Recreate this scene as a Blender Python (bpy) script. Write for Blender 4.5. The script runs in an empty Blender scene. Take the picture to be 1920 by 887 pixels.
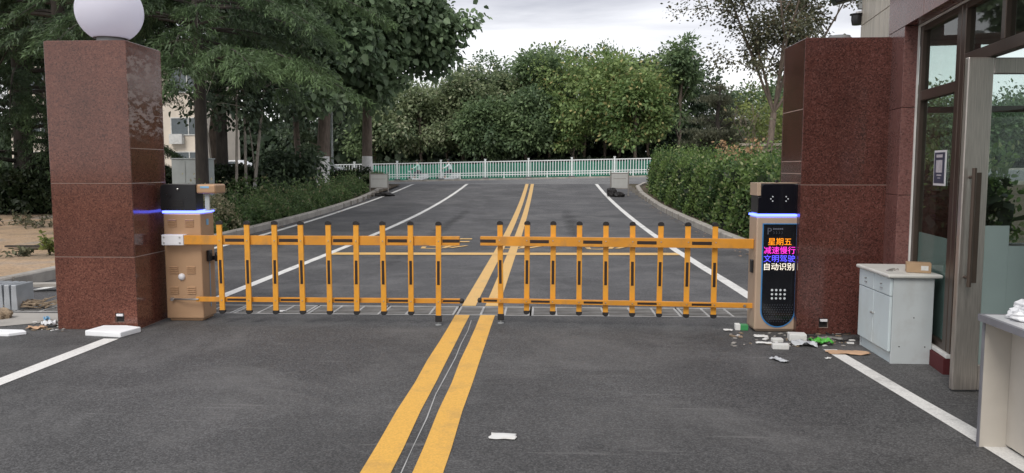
import bpy, bmesh, math, random
import numpy as np
from mathutils import Vector, Matrix, Euler

SC = bpy.context.scene
COL = SC.collection
rad = math.radians

# ------------------------------------------------------------------ camera
F = 1450.0
H = 1.5
PITCH = math.atan(128.5 / F)
YAW = math.atan(60 / F)
cd = bpy.data.cameras.new("camera")
cam = bpy.data.objects.new("camera", cd)
COL.objects.link(cam)
cd.sensor_fit = 'HORIZONTAL'
cd.sensor_width = 36
cd.lens = 36 * F / 1920
cd.clip_start = 0.05
cd.clip_end = 2000
cam.location = (0, 0, H)
cam.rotation_euler = (rad(90) - PITCH, 0, YAW)
SC.camera = cam

# ------------------------------------------------------------------ sky, sun, exposure
W = bpy.data.worlds.new("World")
SC.world = W
W.use_nodes = True
nt = W.node_tree
nt.nodes.clear()
N = nt.nodes.new
L = nt.links.new
SUN_EL, SUN_AZ = 48, 200        # azimuth in degrees clockwise from +Y
sky = N('ShaderNodeTexSky')
sky.sky_type = 'NISHITA'
sky.sun_disc = False
sky.sun_elevation = rad(SUN_EL)
sky.sun_rotation = rad(SUN_AZ)
sky.dust_density = 4
tc = N('ShaderNodeTexCoord')
sep = N('ShaderNodeSeparateXYZ')
L(tc.outputs['Generated'], sep.inputs[0])
addz = N('ShaderNodeMath'); addz.operation = 'ADD'; addz.inputs[1].default_value = 0.16
L(sep.outputs['Z'], addz.inputs[0])
mx = N('ShaderNodeMath'); mx.operation = 'MAXIMUM'; mx.inputs[1].default_value = 0.03
L(addz.outputs[0], mx.inputs[0])
dx = N('ShaderNodeMath'); dx.operation = 'DIVIDE'; L(sep.outputs['X'], dx.inputs[0]); L(mx.outputs[0], dx.inputs[1])
dy = N('ShaderNodeMath'); dy.operation = 'DIVIDE'; L(sep.outputs['Y'], dy.inputs[0]); L(mx.outputs[0], dy.inputs[1])
cmb = N('ShaderNodeCombineXYZ'); L(dx.outputs[0], cmb.inputs[0]); L(dy.outputs[0], cmb.inputs[1])
mp = N('ShaderNodeMapping'); mp.inputs['Scale'].default_value = (0.55, 1.5, 1); mp.inputs['Rotation'].default_value = (0, 0, rad(-8)); mp.inputs['Location'].default_value = (0.3, 1.1, 0)
L(cmb.outputs[0], mp.inputs[0])
nz = N('ShaderNodeTexNoise'); nz.inputs['Scale'].default_value = 1.0; nz.inputs['Detail'].default_value = 7; nz.inputs['Roughness'].default_value = 0.55; nz.inputs['Distortion'].default_value = 0.4
L(mp.outputs[0], nz.inputs['Vector'])
rmp = N('ShaderNodeValToRGB')
rmp.color_ramp.elements[0].position = 0.36; rmp.color_ramp.elements[0].color = (4.3, 4.4, 4.95, 1)
rmp.color_ramp.elements[1].position = 0.62; rmp.color_ramp.elements[1].color = (9.2, 9.2, 9.5, 1)
L(nz.outputs['Fac'], rmp.inputs[0])
low = N('ShaderNodeMapRange'); low.interpolation_type = 'SMOOTHSTEP'
low.inputs['From Min'].default_value = 0.095; low.inputs['From Max'].default_value = 0.185
low.inputs['To Min'].default_value = 1.0; low.inputs['To Max'].default_value = 0.0
L(sep.outputs['Z'], low.inputs[0])
mlow = N('ShaderNodeMixRGB'); mlow.inputs[2].default_value = (10.5, 10.5, 10.7, 1)
L(low.outputs[0], mlow.inputs[0]); L(rmp.outputs[0], mlow.inputs[1])
mixs = N('ShaderNodeMixRGB'); mixs.inputs[0].default_value = 0.9
L(sky.outputs[0], mixs.inputs[1]); L(mlow.outputs[0], mixs.inputs[2])
bg = N('ShaderNodeBackground'); bg.inputs[1].default_value = 0.1
L(mixs.outputs[0], bg.inputs[0])
wo = N('ShaderNodeOutputWorld'); L(bg.outputs[0], wo.inputs[0])

sd = bpy.data.lights.new("sun", 'SUN')
sun = bpy.data.objects.new("sun", sd)
COL.objects.link(sun)
sd.energy = 1.5
sd.angle = rad(25)
sd.color = (1, 0.96, 0.9)
az, el = rad(SUN_AZ), rad(SUN_EL)
sdir = Vector((math.sin(az) * math.cos(el), math.cos(az) * math.cos(el), math.sin(el)))
sun.rotation_euler = (-sdir).to_track_quat('-Z', 'Y').to_euler()
sun.location = (0, -20, 40)

SC.view_settings.view_transform = 'Standard'
SC.view_settings.look = 'None'
SC.view_settings.gamma = 1
SC.view_settings.use_curve_mapping = False
SC.view_settings.exposure = 0.42

# ------------------------------------------------------------------ placing helpers
fw = Vector((-math.sin(YAW) * math.cos(PITCH), math.cos(YAW) * math.cos(PITCH), -math.sin(PITCH)))
rt = Vector((math.cos(YAW), math.sin(YAW), 0))
up = rt.cross(fw)


def ray(x, y):
    return fw + rt * ((x - 960) / F) - up * ((y - 443.5) / F)


def sstep(t):
    t = max(0.0, min(1.0, t))
    return t * t * (3 - 2 * t)


def gz(x, y):
    if y < 13:
        return 0.0
    if y < 37:
        return .00125 * (y - 13) ** 2
    t = min(1, (y - 37) / 10)
    return .72 + .08 * t + .02 * t * max(-40, min(40, x)) - .28 * sstep((y - 50.5) / 5)


def G(x, y, z=0.0):
    d = ray(x, y)
    t = (z - H) / d.z
    return Vector((d.x * t, d.y * t, z))


def D(x, y, Y):
    d = ray(x, y)
    t = Y / d.y
    return Vector((d.x * t, Y, H + d.z * t))


def on_ground(x, Y):
    p = D(x, 400, Y)
    return Vector((p.x, Y, gz(p.x, Y)))


# ------------------------------------------------------------------ materials
def newmat(name):
    m = bpy.data.materials.new(name)
    m.use_nodes = True
    m.node_tree.nodes.clear()
    return m, m.node_tree.nodes.new, m.node_tree.links.new


def out(m, n, l, sh):
    o = n('ShaderNodeOutputMaterial')
    l(sh, o.inputs[0])


def mat(name, col, rough=0.6, metal=0.0, var=0.15, scale=6.0, bump=0.0, bscale=40.0, spec=0.5, coat=0.0, detail=5, stretch=None, dirt=None, dirt_scale=2.0, dirt_amt=0.4):
    m, n, l = newmat(name)
    b = n('ShaderNodeBsdfPrincipled')
    b.inputs['Roughness'].default_value = rough
    b.inputs['Metallic'].default_value = metal
    b.inputs['Specular IOR Level'].default_value = spec
    b.inputs['Coat Weight'].default_value = coat
    t = n('ShaderNodeTexCoord')
    vec = t.outputs['Object']
    if stretch:
        mpp = n('ShaderNodeMapping'); mpp.inputs['Scale'].default_value = stretch
        l(vec, mpp.inputs[0]); vec = mpp.outputs[0]
    ns = n('ShaderNodeTexNoise'); ns.inputs['Scale'].default_value = scale; ns.inputs['Detail'].default_value = detail
    l(vec, ns.inputs['Vector'])
    mr = n('ShaderNodeMapRange'); mr.inputs['From Min'].default_value = 0.3; mr.inputs['From Max'].default_value = 0.7
    mr.inputs['To Min'].default_value = 1 - var; mr.inputs['To Max'].default_value = 1 + var
    l(ns.outputs['Fac'], mr.inputs[0])
    mu = n('ShaderNodeVectorMath'); mu.operation = 'SCALE'
    mu.inputs[0].default_value = col[:3]
    l(mr.outputs[0], mu.inputs['Scale'])
    c = mu.outputs[0]
    if dirt:
        n2 = n('ShaderNodeTexNoise'); n2.inputs['Scale'].default_value = dirt_scale; n2.inputs['Detail'].default_value = 8; n2.inputs['Roughness'].default_value = 0.65
        l(vec, n2.inputs['Vector'])
        r2 = n('ShaderNodeMapRange'); r2.inputs['From Min'].default_value = 0.5; r2.inputs['From Max'].default_value = 0.72
        r2.inputs['To Max'].default_value = dirt_amt
        l(n2.outputs['Fac'], r2.inputs[0])
        mm = n('ShaderNodeMixRGB'); mm.inputs[2].default_value = (*dirt, 1)
        l(r2.outputs[0], mm.inputs[0]); l(c, mm.inputs[1]); c = mm.outputs[0]
    l(c, b.inputs['Base Color'])
    r3 = n('ShaderNodeMapRange'); r3.inputs['To Min'].default_value = max(0.02, rough - .08); r3.inputs['To Max'].default_value = min(1, rough + .08)
    l(ns.outputs['Fac'], r3.inputs[0]); l(r3.outputs[0], b.inputs['Roughness'])
    if bump:
        n3 = n('ShaderNodeTexNoise'); n3.inputs['Scale'].default_value = bscale; n3.inputs['Detail'].default_value = 4
        l(t.outputs['Object'], n3.inputs['Vector'])
        bp = n('ShaderNodeBump'); bp.inputs['Strength'].default_value = bump; bp.inputs['Distance'].default_value = 0.01
        l(n3.outputs['Fac'], bp.inputs['Height']); l(bp.outputs[0], b.inputs['Normal'])
    out(m, n, l, b.outputs[0])
    return m


def emit(name, col, strength):
    m, n, l = newmat(name)
    e = n('ShaderNodeEmission'); e.inputs[0].default_value = (*col, 1); e.inputs[1].default_value = strength
    out(m, n, l, e.outputs[0])
    return m


def glass(name, tint, refl=1.0):
    m, n, l = newmat(name)
    tr = n('ShaderNodeBsdfTransparent'); tr.inputs[0].default_value = (*tint, 1)
    gl = n('ShaderNodeBsdfGlossy'); gl.inputs['Roughness'].default_value = 0.02; gl.inputs[0].default_value = (refl, refl * 1.02, refl, 1)
    fr = n('ShaderNodeFresnel'); fr.inputs[0].default_value = 1.4
    ge = n('ShaderNodeNewGeometry')       # the pane's inner faces do not reflect a second time
    iv = n('ShaderNodeMath'); iv.operation = 'SUBTRACT'; iv.inputs[0].default_value = 1; l(ge.outputs['Backfacing'], iv.inputs[1])
    ml = n('ShaderNodeMath'); ml.operation = 'MULTIPLY'; l(fr.outputs[0], ml.inputs[0]); l(iv.outputs[0], ml.inputs[1])
    mxx = n('ShaderNodeMixShader')
    l(ml.outputs[0], mxx.inputs[0]); l(tr.outputs[0], mxx.inputs[1]); l(gl.outputs[0], mxx.inputs[2])
    out(m, n, l, mxx.outputs[0])
    return m


def foliage(name, a, b, c=None, transl=0.42, rough=0.5):
    """a..b mixed by the per-leaf tint; c is an occasional odd leaf colour"""
    m, n, l = newmat(name)
    at = n('ShaderNodeAttribute'); at.attribute_name = 'tint'
    ge = n('ShaderNodeNewGeometry')
    mix = n('ShaderNodeMixRGB'); mix.inputs[1].default_value = (*a, 1); mix.inputs[2].default_value = (*b, 1)
    l(at.outputs['Fac'], mix.inputs[0])
    mr = n('ShaderNodeMapRange'); mr.inputs['To Min'].default_value = 0.65; mr.inputs['To Max'].default_value = 1.35
    l(ge.outputs['Random Per Island'], mr.inputs[0])
    sc = n('ShaderNodeVectorMath'); sc.operation = 'SCALE'
    l(mix.outputs[0], sc.inputs[0]); l(mr.outputs[0], sc.inputs['Scale'])
    colr = sc.outputs[0]
    if c:
        th = n('ShaderNodeMath'); th.operation = 'GREATER_THAN'; th.inputs[1].default_value = 0.93
        l(ge.outputs['Random Per Island'], th.inputs[0])
        m2 = n('ShaderNodeMixRGB'); m2.inputs[2].default_value = (*c, 1)
        l(th.outputs[0], m2.inputs[0]); l(colr, m2.inputs[1]); colr = m2.outputs[0]
    p = n('ShaderNodeBsdfPrincipled'); p.inputs['Roughness'].default_value = rough; p.inputs['Specular IOR Level'].default_value = 0.4
    l(colr, p.inputs['Base Color'])
    tl = n('ShaderNodeBsdfTranslucent'); l(colr, tl.inputs[0])
    ms = n('ShaderNodeMixShader'); ms.inputs[0].default_value = transl
    l(p.outputs[0], ms.inputs[1]); l(tl.outputs[0], ms.inputs[2])
    out(m, n, l, ms.outputs[0])
    return m


def granite(name, base, dark, light, rough=0.07, stain=None):
    m, n, l = newmat(name)
    t = n('ShaderNodeTexCoord')
    v = n('ShaderNodeTexVoronoi'); v.inputs['Scale'].default_value = 105
    l(t.outputs['Object'], v.inputs['Vector'])
    sp = n('ShaderNodeSeparateColor'); l(v.outputs['Color'], sp.inputs[0])
    r = n('ShaderNodeValToRGB'); r.color_ramp.interpolation = 'LINEAR'
    e = r.color_ramp.elements
    e[0].position = 0.0; e[0].color = (*dark, 1)
    e[1].position = 1.0; e[1].color = (*light, 1)
    x = e.new(0.3); x.color = (*base, 1)
    x = e.new(0.72); x.color = tuple(q * 1.2 for q in base) + (1,)
    l(sp.outputs[0], r.inputs[0])
    n1 = n('ShaderNodeTexNoise'); n1.inputs['Scale'].default_value = 2.2; n1.inputs['Detail'].default_value = 6
    geo = n('ShaderNodeNewGeometry')
    l(t.outputs['Object'], n1.inputs['Vector'])
    mr = n('ShaderNodeMapRange'); mr.inputs['From Min'].default_value = .3; mr.inputs['From Max'].default_value = .7; mr.inputs['To Min'].default_value = .8; mr.inputs['To Max'].default_value = 1.18
    l(n1.outputs['Fac'], mr.inputs[0])
    s = n('ShaderNodeVectorMath'); s.operation = 'SCALE'; l(r.outputs[0], s.inputs[0])
    isl = n('ShaderNodeMapRange'); isl.inputs['To Min'].default_value = .86; isl.inputs['To Max'].default_value = 1.14; l(geo.outputs['Random Per Island'], isl.inputs[0])
    mi = n('ShaderNodeMath'); mi.operation = 'MULTIPLY'; l(mr.outputs[0], mi.inputs[0]); l(isl.outputs[0], mi.inputs[1])
    l(mi.outputs[0], s.inputs['Scale'])
    c = s.outputs[0]
    b = n('ShaderNodeBsdfPrincipled')
    rr = n('ShaderNodeMapRange'); rr.inputs['To Min'].default_value = rough; rr.inputs['To Max'].default_value = rough + .1
    l(n1.outputs['Fac'], rr.inputs[0])
    rough_o = rr.outputs[0]
    if stain:     # mineral bloom: a patch with its own shape (object space box)
        (x0, z0, z1) = stain
        so = n('ShaderNodeSeparateXYZ'); l(t.outputs['Object'], so.inputs[0])
        mpp = n('ShaderNodeMapping'); mpp.inputs['Scale'].default_value = (9, 9, 22); l(t.outputs['Object'], mpp.inputs[0])
        n2 = n('ShaderNodeTexNoise'); n2.inputs['Scale'].default_value = 1.0; n2.inputs['Detail'].default_value = 9; n2.inputs['Roughness'].default_value = .7
        n2.inputs['Distortion'].default_value = .2
        l(mpp.outputs[0], n2.inputs['Vector'])
        a1 = n('ShaderNodeMapRange'); a1.inputs['From Min'].default_value = .47; a1.inputs['From Max'].default_value = .62; l(n2.outputs['Fac'], a1.inputs[0])
        gx = n('ShaderNodeMath'); gx.operation = 'GREATER_THAN'; gx.inputs[1].default_value = x0; l(so.outputs[0], gx.inputs[0])
        za = n('ShaderNodeMapRange'); za.inputs['From Min'].default_value = z0; za.inputs['From Max'].default_value = z0 + .18; l(so.outputs[2], za.inputs[0])
        zb = n('ShaderNodeMapRange'); zb.inputs['From Min'].default_value = z1; zb.inputs['From Max'].default_value = z1 - .12; l(so.outputs[2], zb.inputs[0])
        p = a1.outputs[0]
        for q in (gx.outputs[0], za.outputs[0], zb.outputs[0]):
            k = n('ShaderNodeMath'); k.operation = 'MULTIPLY'; l(p, k.inputs[0]); l(q, k.inputs[1]); p = k.outputs[0]
        k = n('ShaderNodeMath'); k.operation = 'MULTIPLY'; k.inputs[1].default_value = .6; l(p, k.inputs[0])
        mm = n('ShaderNodeMixRGB'); mm.inputs[2].default_value = (.46, .4, .36, 1); l(k.outputs[0], mm.inputs[0]); l(c, mm.inputs[1]); c = mm.outputs[0]
        ra = n('ShaderNodeMath'); ra.operation = 'ADD'; l(rough_o, ra.inputs[0]); l(k.outputs[0], ra.inputs[1]); rough_o = ra.outputs[0]
    l(rough_o, b.inputs['Roughness'])
    l(c, b.inputs['Base Color'])
    out(m, n, l, b.outputs[0])
    return m


def asphalt(name, base, dust, scuff=0.5):
    m, n, l = newmat(name)
    t = n('ShaderNodeTexCoord'); vec = t.outputs['Object']
    v = n('ShaderNodeTexVoronoi'); v.inputs['Scale'].default_value = 120; v.inputs['Randomness'].default_value = 1
    l(vec, v.inputs['Vector'])
    sp = n('ShaderNodeSeparateColor'); l(v.outputs['Color'], sp.inputs[0])
    r = n('ShaderNodeMapRange'); r.inputs['To Min'].default_value = .5; r.inputs['To Max'].default_value = 1.5
    pw = n('ShaderNodeMath'); pw.operation = 'POWER'; pw.inputs[1].default_value = 1.6
    l(sp.outputs[0], pw.inputs[0]); l(pw.outputs[0], r.inputs[0])
    n1 = n('ShaderNodeTexNoise'); n1.inputs['Scale'].default_value = .55; n1.inputs['Detail'].default_value = 9; n1.inputs['Roughness'].default_value = .62
    l(vec, n1.inputs['Vector'])
    m1 = n('ShaderNodeMapRange'); m1.inputs['From Min'].default_value = .3; m1.inputs['From Max'].default_value = .7; m1.inputs['To Min'].default_value = .68; m1.inputs['To Max'].default_value = 1.3
    l(n1.outputs['Fac'], m1.inputs[0])
    mu = n('ShaderNodeMath'); mu.operation = 'MULTIPLY'; l(r.outputs[0], mu.inputs[0]); l(m1.outputs[0], mu.inputs[1])
    s = n('ShaderNodeVectorMath'); s.operation = 'SCALE'; s.inputs[0].default_value = base; l(mu.outputs[0], s.inputs['Scale'])
    c = s.outputs[0]
    # pale dust patches
    n2 = n('ShaderNodeTexNoise'); n2.inputs['Scale'].default_value = .9; n2.inputs['Detail'].default_value = 10; n2.inputs['Roughness'].default_value = .7; n2.inputs['Distortion'].default_value = .6
    mp2 = n('ShaderNodeMapping'); mp2.inputs['Location'].default_value = (3.1, 7.7, 0); l(vec, mp2.inputs[0]); l(mp2.outputs[0], n2.inputs['Vector'])
    a = n('ShaderNodeMapRange'); a.inputs['From Min'].default_value = .47; a.inputs['From Max'].default_value = .76; a.inputs['To Max'].default_value = .5; l(n2.outputs['Fac'], a.inputs[0])
    mm = n('ShaderNodeMixRGB'); mm.inputs[2].default_value = (*dust, 1); l(a.outputs[0], mm.inputs[0]); l(c, mm.inputs[1]); c = mm.outputs[0]
    # thin scrape marks in a few directions
    for ang, sc_, off in ((20, 1.3, 0.0), (-35, 1.7, 5.0), (78, 1.1, 9.0)):
        mp3 = n('ShaderNodeMapping'); mp3.inputs['Rotation'].default_value = (0, 0, rad(ang)); mp3.inputs['Scale'].default_value = (.8, 11 * sc_, 1); mp3.inputs['Location'].default_value = (off, off, 0)
        l(vec, mp3.inputs[0])
        n4 = n('ShaderNodeTexNoise'); n4.inputs['Scale'].default_value = 1.0; n4.inputs['Detail'].default_value = 3; l(mp3.outputs[0], n4.inputs['Vector'])
        a4 = n('ShaderNodeMapRange'); a4.inputs['From Min'].default_value = .67; a4.inputs['From Max'].default_value = .78; a4.inputs['To Max'].default_value = scuff; l(n4.outputs['Fac'], a4.inputs[0])
        m4 = n('ShaderNodeMixRGB'); m4.inputs[2].default_value = (*dust, 1); l(a4.outputs[0], m4.inputs[0]); l(c, m4.inputs[1]); c = m4.outputs[0]
    b = n('ShaderNodeBsdfPrincipled'); b.inputs['Roughness'].default_value = .72; b.inputs['Specular IOR Level'].default_value = .4
    l(c, b.inputs['Base Color'])
    bp = n('ShaderNodeBump'); bp.inputs['Strength'].default_value = .55; bp.inputs['Distance'].default_value = .006
    l(sp.outputs[1], bp.inputs['Height']); l(bp.outputs[0], b.inputs['Normal'])
    out(m, n, l, b.outputs[0])
    return m


def road_paint(name, col, wear=(.12, .12, .12), amt=.5):
    m, n, l = newmat(name)
    t = n('ShaderNodeTexCoord'); vec = t.outputs['Object']
    n1 = n('ShaderNodeTexNoise'); n1.inputs['Scale'].default_value = 3; n1.inputs['Detail'].default_value = 10; n1.inputs['Roughness'].default_value = .72; l(vec, n1.inputs['Vector'])
    a = n('ShaderNodeMapRange'); a.inputs['From Min'].default_value = .5; a.inputs['From Max'].default_value = .75; a.inputs['To Max'].default_value = amt; l(n1.outputs['Fac'], a.inputs[0])
    n2 = n('ShaderNodeTexNoise'); n2.inputs['Scale'].default_value = 90; n2.inputs['Detail'].default_value = 3; l(vec, n2.inputs['Vector'])
    r2 = n('ShaderNodeMapRange'); r2.inputs['From Min'].default_value = .3; r2.inputs['From Max'].default_value = .7; r2.inputs['To Min'].default_value = .86; r2.inputs['To Max'].default_value = 1.1; l(n2.outputs['Fac'], r2.inputs[0])
    s = n('ShaderNodeVectorMath'); s.operation = 'SCALE'; s.inputs[0].default_value = col; l(r2.outputs[0], s.inputs['Scale'])
    mm = n('ShaderNodeMixRGB'); mm.inputs[2].default_value = (*wear, 1); l(a.outputs[0], mm.inputs[0]); l(s.outputs[0], mm.inputs[1])
    b = n('ShaderNodeBsdfPrincipled'); b.inputs['Roughness'].default_value = .6
    l(mm.outputs[0], b.inputs['Base Color'])
    bp = n('ShaderNodeBump'); bp.inputs['Strength'].default_value = .3; bp.inputs['Distance'].default_value = .004
    l(n2.outputs['Fac'], bp.inputs['Height']); l(bp.outputs[0], b.inputs['Normal'])
    out(m, n, l, b.outputs[0])
    return m


def soil(name, a, b_, c, scale=.5, fine=25):
    m, n, l = newmat(name)
    t = n('ShaderNodeTexCoord'); vec = t.outputs['Object']
    n1 = n('ShaderNodeTexNoise'); n1.inputs['Scale'].default_value = scale; n1.inputs['Detail'].default_value = 10; n1.inputs['Roughness'].default_value = .65; l(vec, n1.inputs['Vector'])
    r = n('ShaderNodeValToRGB'); e = r.color_ramp.elements
    e[0].position = .36; e[0].color = (*a, 1); e[1].position = .64; e[1].color = (*c, 1); x = e.new(.5); x.color = (*b_, 1)
    l(n1.outputs['Fac'], r.inputs[0])
    n2 = n('ShaderNodeTexNoise'); n2.inputs['Scale'].default_value = fine; n2.inputs['Detail'].default_value = 6; n2.inputs['Roughness'].default_value = .7; l(vec, n2.inputs['Vector'])
    r2 = n('ShaderNodeMapRange'); r2.inputs['From Min'].default_value = .3; r2.inputs['From Max'].default_value = .7; r2.inputs['To Min'].default_value = .6; r2.inputs['To Max'].default_value = 1.35; l(n2.outputs['Fac'], r2.inputs[0])
    s = n('ShaderNodeVectorMath'); s.operation = 'SCALE'; l(r.outputs[0], s.inputs[0]); l(r2.outputs[0], s.inputs['Scale'])
    b = n('ShaderNodeBsdfPrincipled'); b.inputs['Roughness'].default_value = .95; b.inputs['Specular IOR Level'].default_value = .2
    l(s.outputs[0], b.inputs['Base Color'])
    bp = n('ShaderNodeBump'); bp.inputs['Strength'].default_value = .6; bp.inputs['Distance'].default_value = .03
    l(n2.outputs['Fac'], bp.inputs['Height']); l(bp.outputs[0], b.inputs['Normal'])
    out(m, n, l, b.outputs[0])
    return m


M = {}
M['asphalt'] = asphalt('asphalt', (.079, .078, .078), (.19, .185, .18))
M['asphalt_far'] = asphalt('asphalt_far', (.088, .087, .09), (.24, .235, .23), .6)
M['cross_road'] = asphalt('cross_road', (.17, .17, .17), (.3, .29, .28), .2)
M['white_paint'] = road_paint('white_paint', (.74, .73, .7), (.2, .195, .19), .7)
M['yellow_paint'] = road_paint('yellow_paint', (.72, .4, .07), (.4, .24, .08), .75)
M['pale_yellow'] = road_paint('pale_yellow_paint', (.68, .42, .14), (.4, .3, .15), .5)
M['concrete'] = mat('concrete', (.36, .34, .31), .85, var=.2, scale=3, bump=.3, bscale=60, dirt=(.14, .13, .12), dirt_scale=3)
M['kerb'] = mat('kerb_stone', (.36, .335, .3), .85, var=.2, scale=4, bump=.3, bscale=50, dirt=(.16, .14, .12), dirt_scale=2.5, dirt_amt=.6)
M['kerb_joint'] = mat('kerb_joint', (.2, .185, .165), .9)
M['sand'] = soil('sand', (.24, .19, .14), (.44, .31, .2), (.3, .27, .24), .45)
M['soil'] = soil('soil', (.07, .055, .04), (.11, .085, .06), (.06, .065, .035), .8)
M['ground'] = soil('ground', (.05, .06, .025), (.09, .075, .045), (.045, .06, .02), .3)
M['lawn'] = soil('lawn', (.03, .075, .02), (.05, .1, .03), (.04, .07, .02), .5)
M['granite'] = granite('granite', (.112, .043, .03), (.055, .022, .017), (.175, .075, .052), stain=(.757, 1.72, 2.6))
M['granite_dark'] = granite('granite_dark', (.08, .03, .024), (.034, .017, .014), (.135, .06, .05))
M['granite_wall'] = granite('granite_wall', (.15, .068, .06), (.09, .042, .038), (.19, .1, .088), .22)
M['grout'] = mat('grout', (.33, .25, .21), .9)
M['tan'] = mat('tan_paint', (.46, .285, .165), .42, .25, var=.06, scale=3, spec=.5)
M['tan_pale'] = mat('pale_tan_paint', (.5, .37, .27), .42, .25, var=.06, scale=3)
M['tan_dark'] = mat('tan_louvre', (.32, .19, .11), .5, .2)
M['black'] = mat('black_plastic', (.012, .012, .014), .3, var=.2)
M['black_rough'] = mat('black_rubber', (.015, .013, .013), .6, var=.2)
M['black_gloss'] = mat('black_gloss', (.006, .006, .01), .08, var=.1)
M['led_blue'] = emit('blue_led', (.1, .14, 1.0), 4.5)
M['orange'] = mat('boom_orange', (.74, .33, .03), .4, var=.12, scale=5, dirt=(.34, .2, .09), dirt_scale=9, dirt_amt=.55)
M['orange_side'] = mat('boom_orange_dull', (.64, .27, .025), .42, var=.12, scale=5, dirt=(.3, .18, .08), dirt_scale=7, dirt_amt=.55)
M['sticker'] = mat('dark_reflective_tape', (.028, .016, .012), .35)
M['white_metal'] = mat('white_metal', (.74, .73, .75), .4, var=.06)
M['steel'] = mat('steel', (.55, .54, .52), .3, .9, var=.1)
M['steel_brushed'] = mat('brushed_steel', (.5, .46, .42), .34, .8, var=.18, scale=5, stretch=(30, 30, 1.2))
M['bronze'] = mat('bronze_frame', (.1, .075, .06), .38, .6, var=.15, scale=4)
def opal(name, col):
    m, n, l = newmat(name)
    p = n('ShaderNodeBsdfPrincipled'); p.inputs['Base Color'].default_value = (*col, 1); p.inputs['Roughness'].default_value = .25
    t = n('ShaderNodeBsdfTranslucent'); t.inputs[0].default_value = (*col, 1)
    ms = n('ShaderNodeMixShader'); ms.inputs[0].default_value = .55; l(p.outputs[0], ms.inputs[1]); l(t.outputs[0], ms.inputs[2])
    out(m, n, l, ms.outputs[0])
    return m
M['globe'] = opal('opal_globe', (.9, .89, .96))
M['cap_grey'] = mat('lamp_collar', (.25, .26, .26), .6)
M['blue_trim'] = mat('blue_trim', (.05, .22, .5), .3)
M['panel'] = mat('display_glass', (.008, .009, .012), .1, var=.1)
M['panel_print'] = mat('display_print', (.1, .11, .14), .4)
M['panel_dot'] = mat('panel_dot', (.05, .055, .07), .4)
M['dot_white'] = mat('speaker_dot', (.62, .66, .68), .5)
M['seal'] = mat('sealant', (.7, .69, .66), .6)
M['tile'] = mat('beige_tile', (.5, .46, .39), .45, var=.14, scale=2, stretch=(14, 14, .8), dirt=(.3, .27, .23), dirt_scale=1.2)
M['tile_joint'] = mat('tile_joint', (.13, .12, .1), .8)
M['glass'] = glass('window_glass', (.83, .88, .865), .8)
M['glass_door'] = glass('door_glass', (.85, .88, .875), .9)
M['film'] = mat('frosted_film', (.25, .32, .31), .5, var=.08, scale=2)
M['interior'] = mat('interior_wall', (.34, .32, .3), .8)
M['ceiling'] = mat('dark_ceiling', (.16, .15, .14), .8)
M['red'] = mat('red_strip', (.09, .014, .016), .9)
M['cabinet'] = mat('pale_blue_laminate', (.58, .66, .68), .45, var=.05, scale=3, dirt=(.4, .42, .4), dirt_scale=2.5, dirt_amt=.35)
M['cabinet_side'] = mat('worn_grey_laminate', (.52, .56, .57), .5, var=.06, scale=3, dirt=(.36, .35, .33), dirt_scale=4, dirt_amt=.45)
M['cabinet_top'] = mat('cabinet_top', (.62, .62, .58), .4, var=.08, dirt=(.45, .4, .33), dirt_scale=3)
M['desk'] = mat('desk_panel', (.54, .5, .44), .55, var=.08, scale=3, dirt=(.4, .36, .3), dirt_scale=2)
M['desk_edge'] = mat('desk_edge', (.2, .2, .22), .5)
M['desk_top'] = mat('desk_top', (.55, .55, .56), .35, var=.06)
M['cardboard'] = mat('cardboard', (.4, .27, .16), .8, var=.1, scale=12)
M['card_ground'] = mat('card_scrap', (.5, .32, .2), .85, var=.12, scale=9)
M['paper'] = mat('white_paper', (.7, .7, .68), .7, var=.05, dirt=(.5, .46, .4), dirt_scale=14, dirt_amt=.5)
M['foam'] = mat('white_foam', (.85, .86, .87), .7, var=.04)
M['bag_white'] = mat('white_plastic_bag', (.7, .71, .73), .25, var=.06, scale=20)
M['bag_grey'] = mat('grey_film', (.5, .52, .54), .25, var=.1, scale=20)
M['bag_green'] = mat('green_plastic', (.09, .42, .06), .3, var=.2, scale=12)
M['green_box'] = mat('green_box', (.04, .25, .08), .5)
M['twig'] = mat('dry_twig', (.25, .19, .13), .9, var=.3, scale=14)
M['cable'] = mat('cable', (.02, .02, .02), .5)
M['fence_white'] = mat('fence_white', (.76, .79, .78), .45, var=.05)
M['fence_base'] = mat('fence_base', (.08, .09, .1), .8)
M['green_net'] = mat('green_net', (.01, .14, .09), .8, var=.35, scale=.5)
M['bark'] = mat('bark', (.16, .125, .1), .9, var=.35, scale=5, bump=.6, bscale=18, stretch=(3, 3, .7))
M['bark_dark'] = mat('bark_dark', (.045, .038, .032), .9, var=.35, scale=5, bump=.6, bscale=18, stretch=(3, 3, .7))
M['bark_pale'] = mat('bark_pale', (.3, .27, .23), .9, var=.3, scale=5, bump=.4, bscale=18, stretch=(3, 3, .7))
M['whitewash'] = mat('whitewash', (.78, .77, .75), .85, var=.15, scale=6, bump=.4, bscale=20, dirt=(.4, .37, .34), dirt_scale=3)
M['pole'] = mat('pole_paint', (.5, .54, .53), .5)
M['sign_grey'] = mat('sign_back', (.42, .42, .4), .5, var=.05)
M['sign_frame'] = mat('sign_frame', (.24, .22, .2), .5)
M['cream'] = mat('cream_wall', (.7, .62, .52), .8, var=.1, scale=.7, dirt=(.42, .37, .31), dirt_scale=.8)
M['win_dark'] = mat('far_window', (.09, .11, .12), .12)
M['win_frame'] = mat('far_window_frame', (.6, .6, .58), .5)
M['box_grey'] = mat('kiosk_grey', (.4, .43, .42), .5, var=.08)
M['car_white'] = mat('car_white', (.72, .73, .74), .22, var=.03, coat=.5)
M['tyre'] = mat('tyre', (.015, .015, .016), .8)
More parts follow.
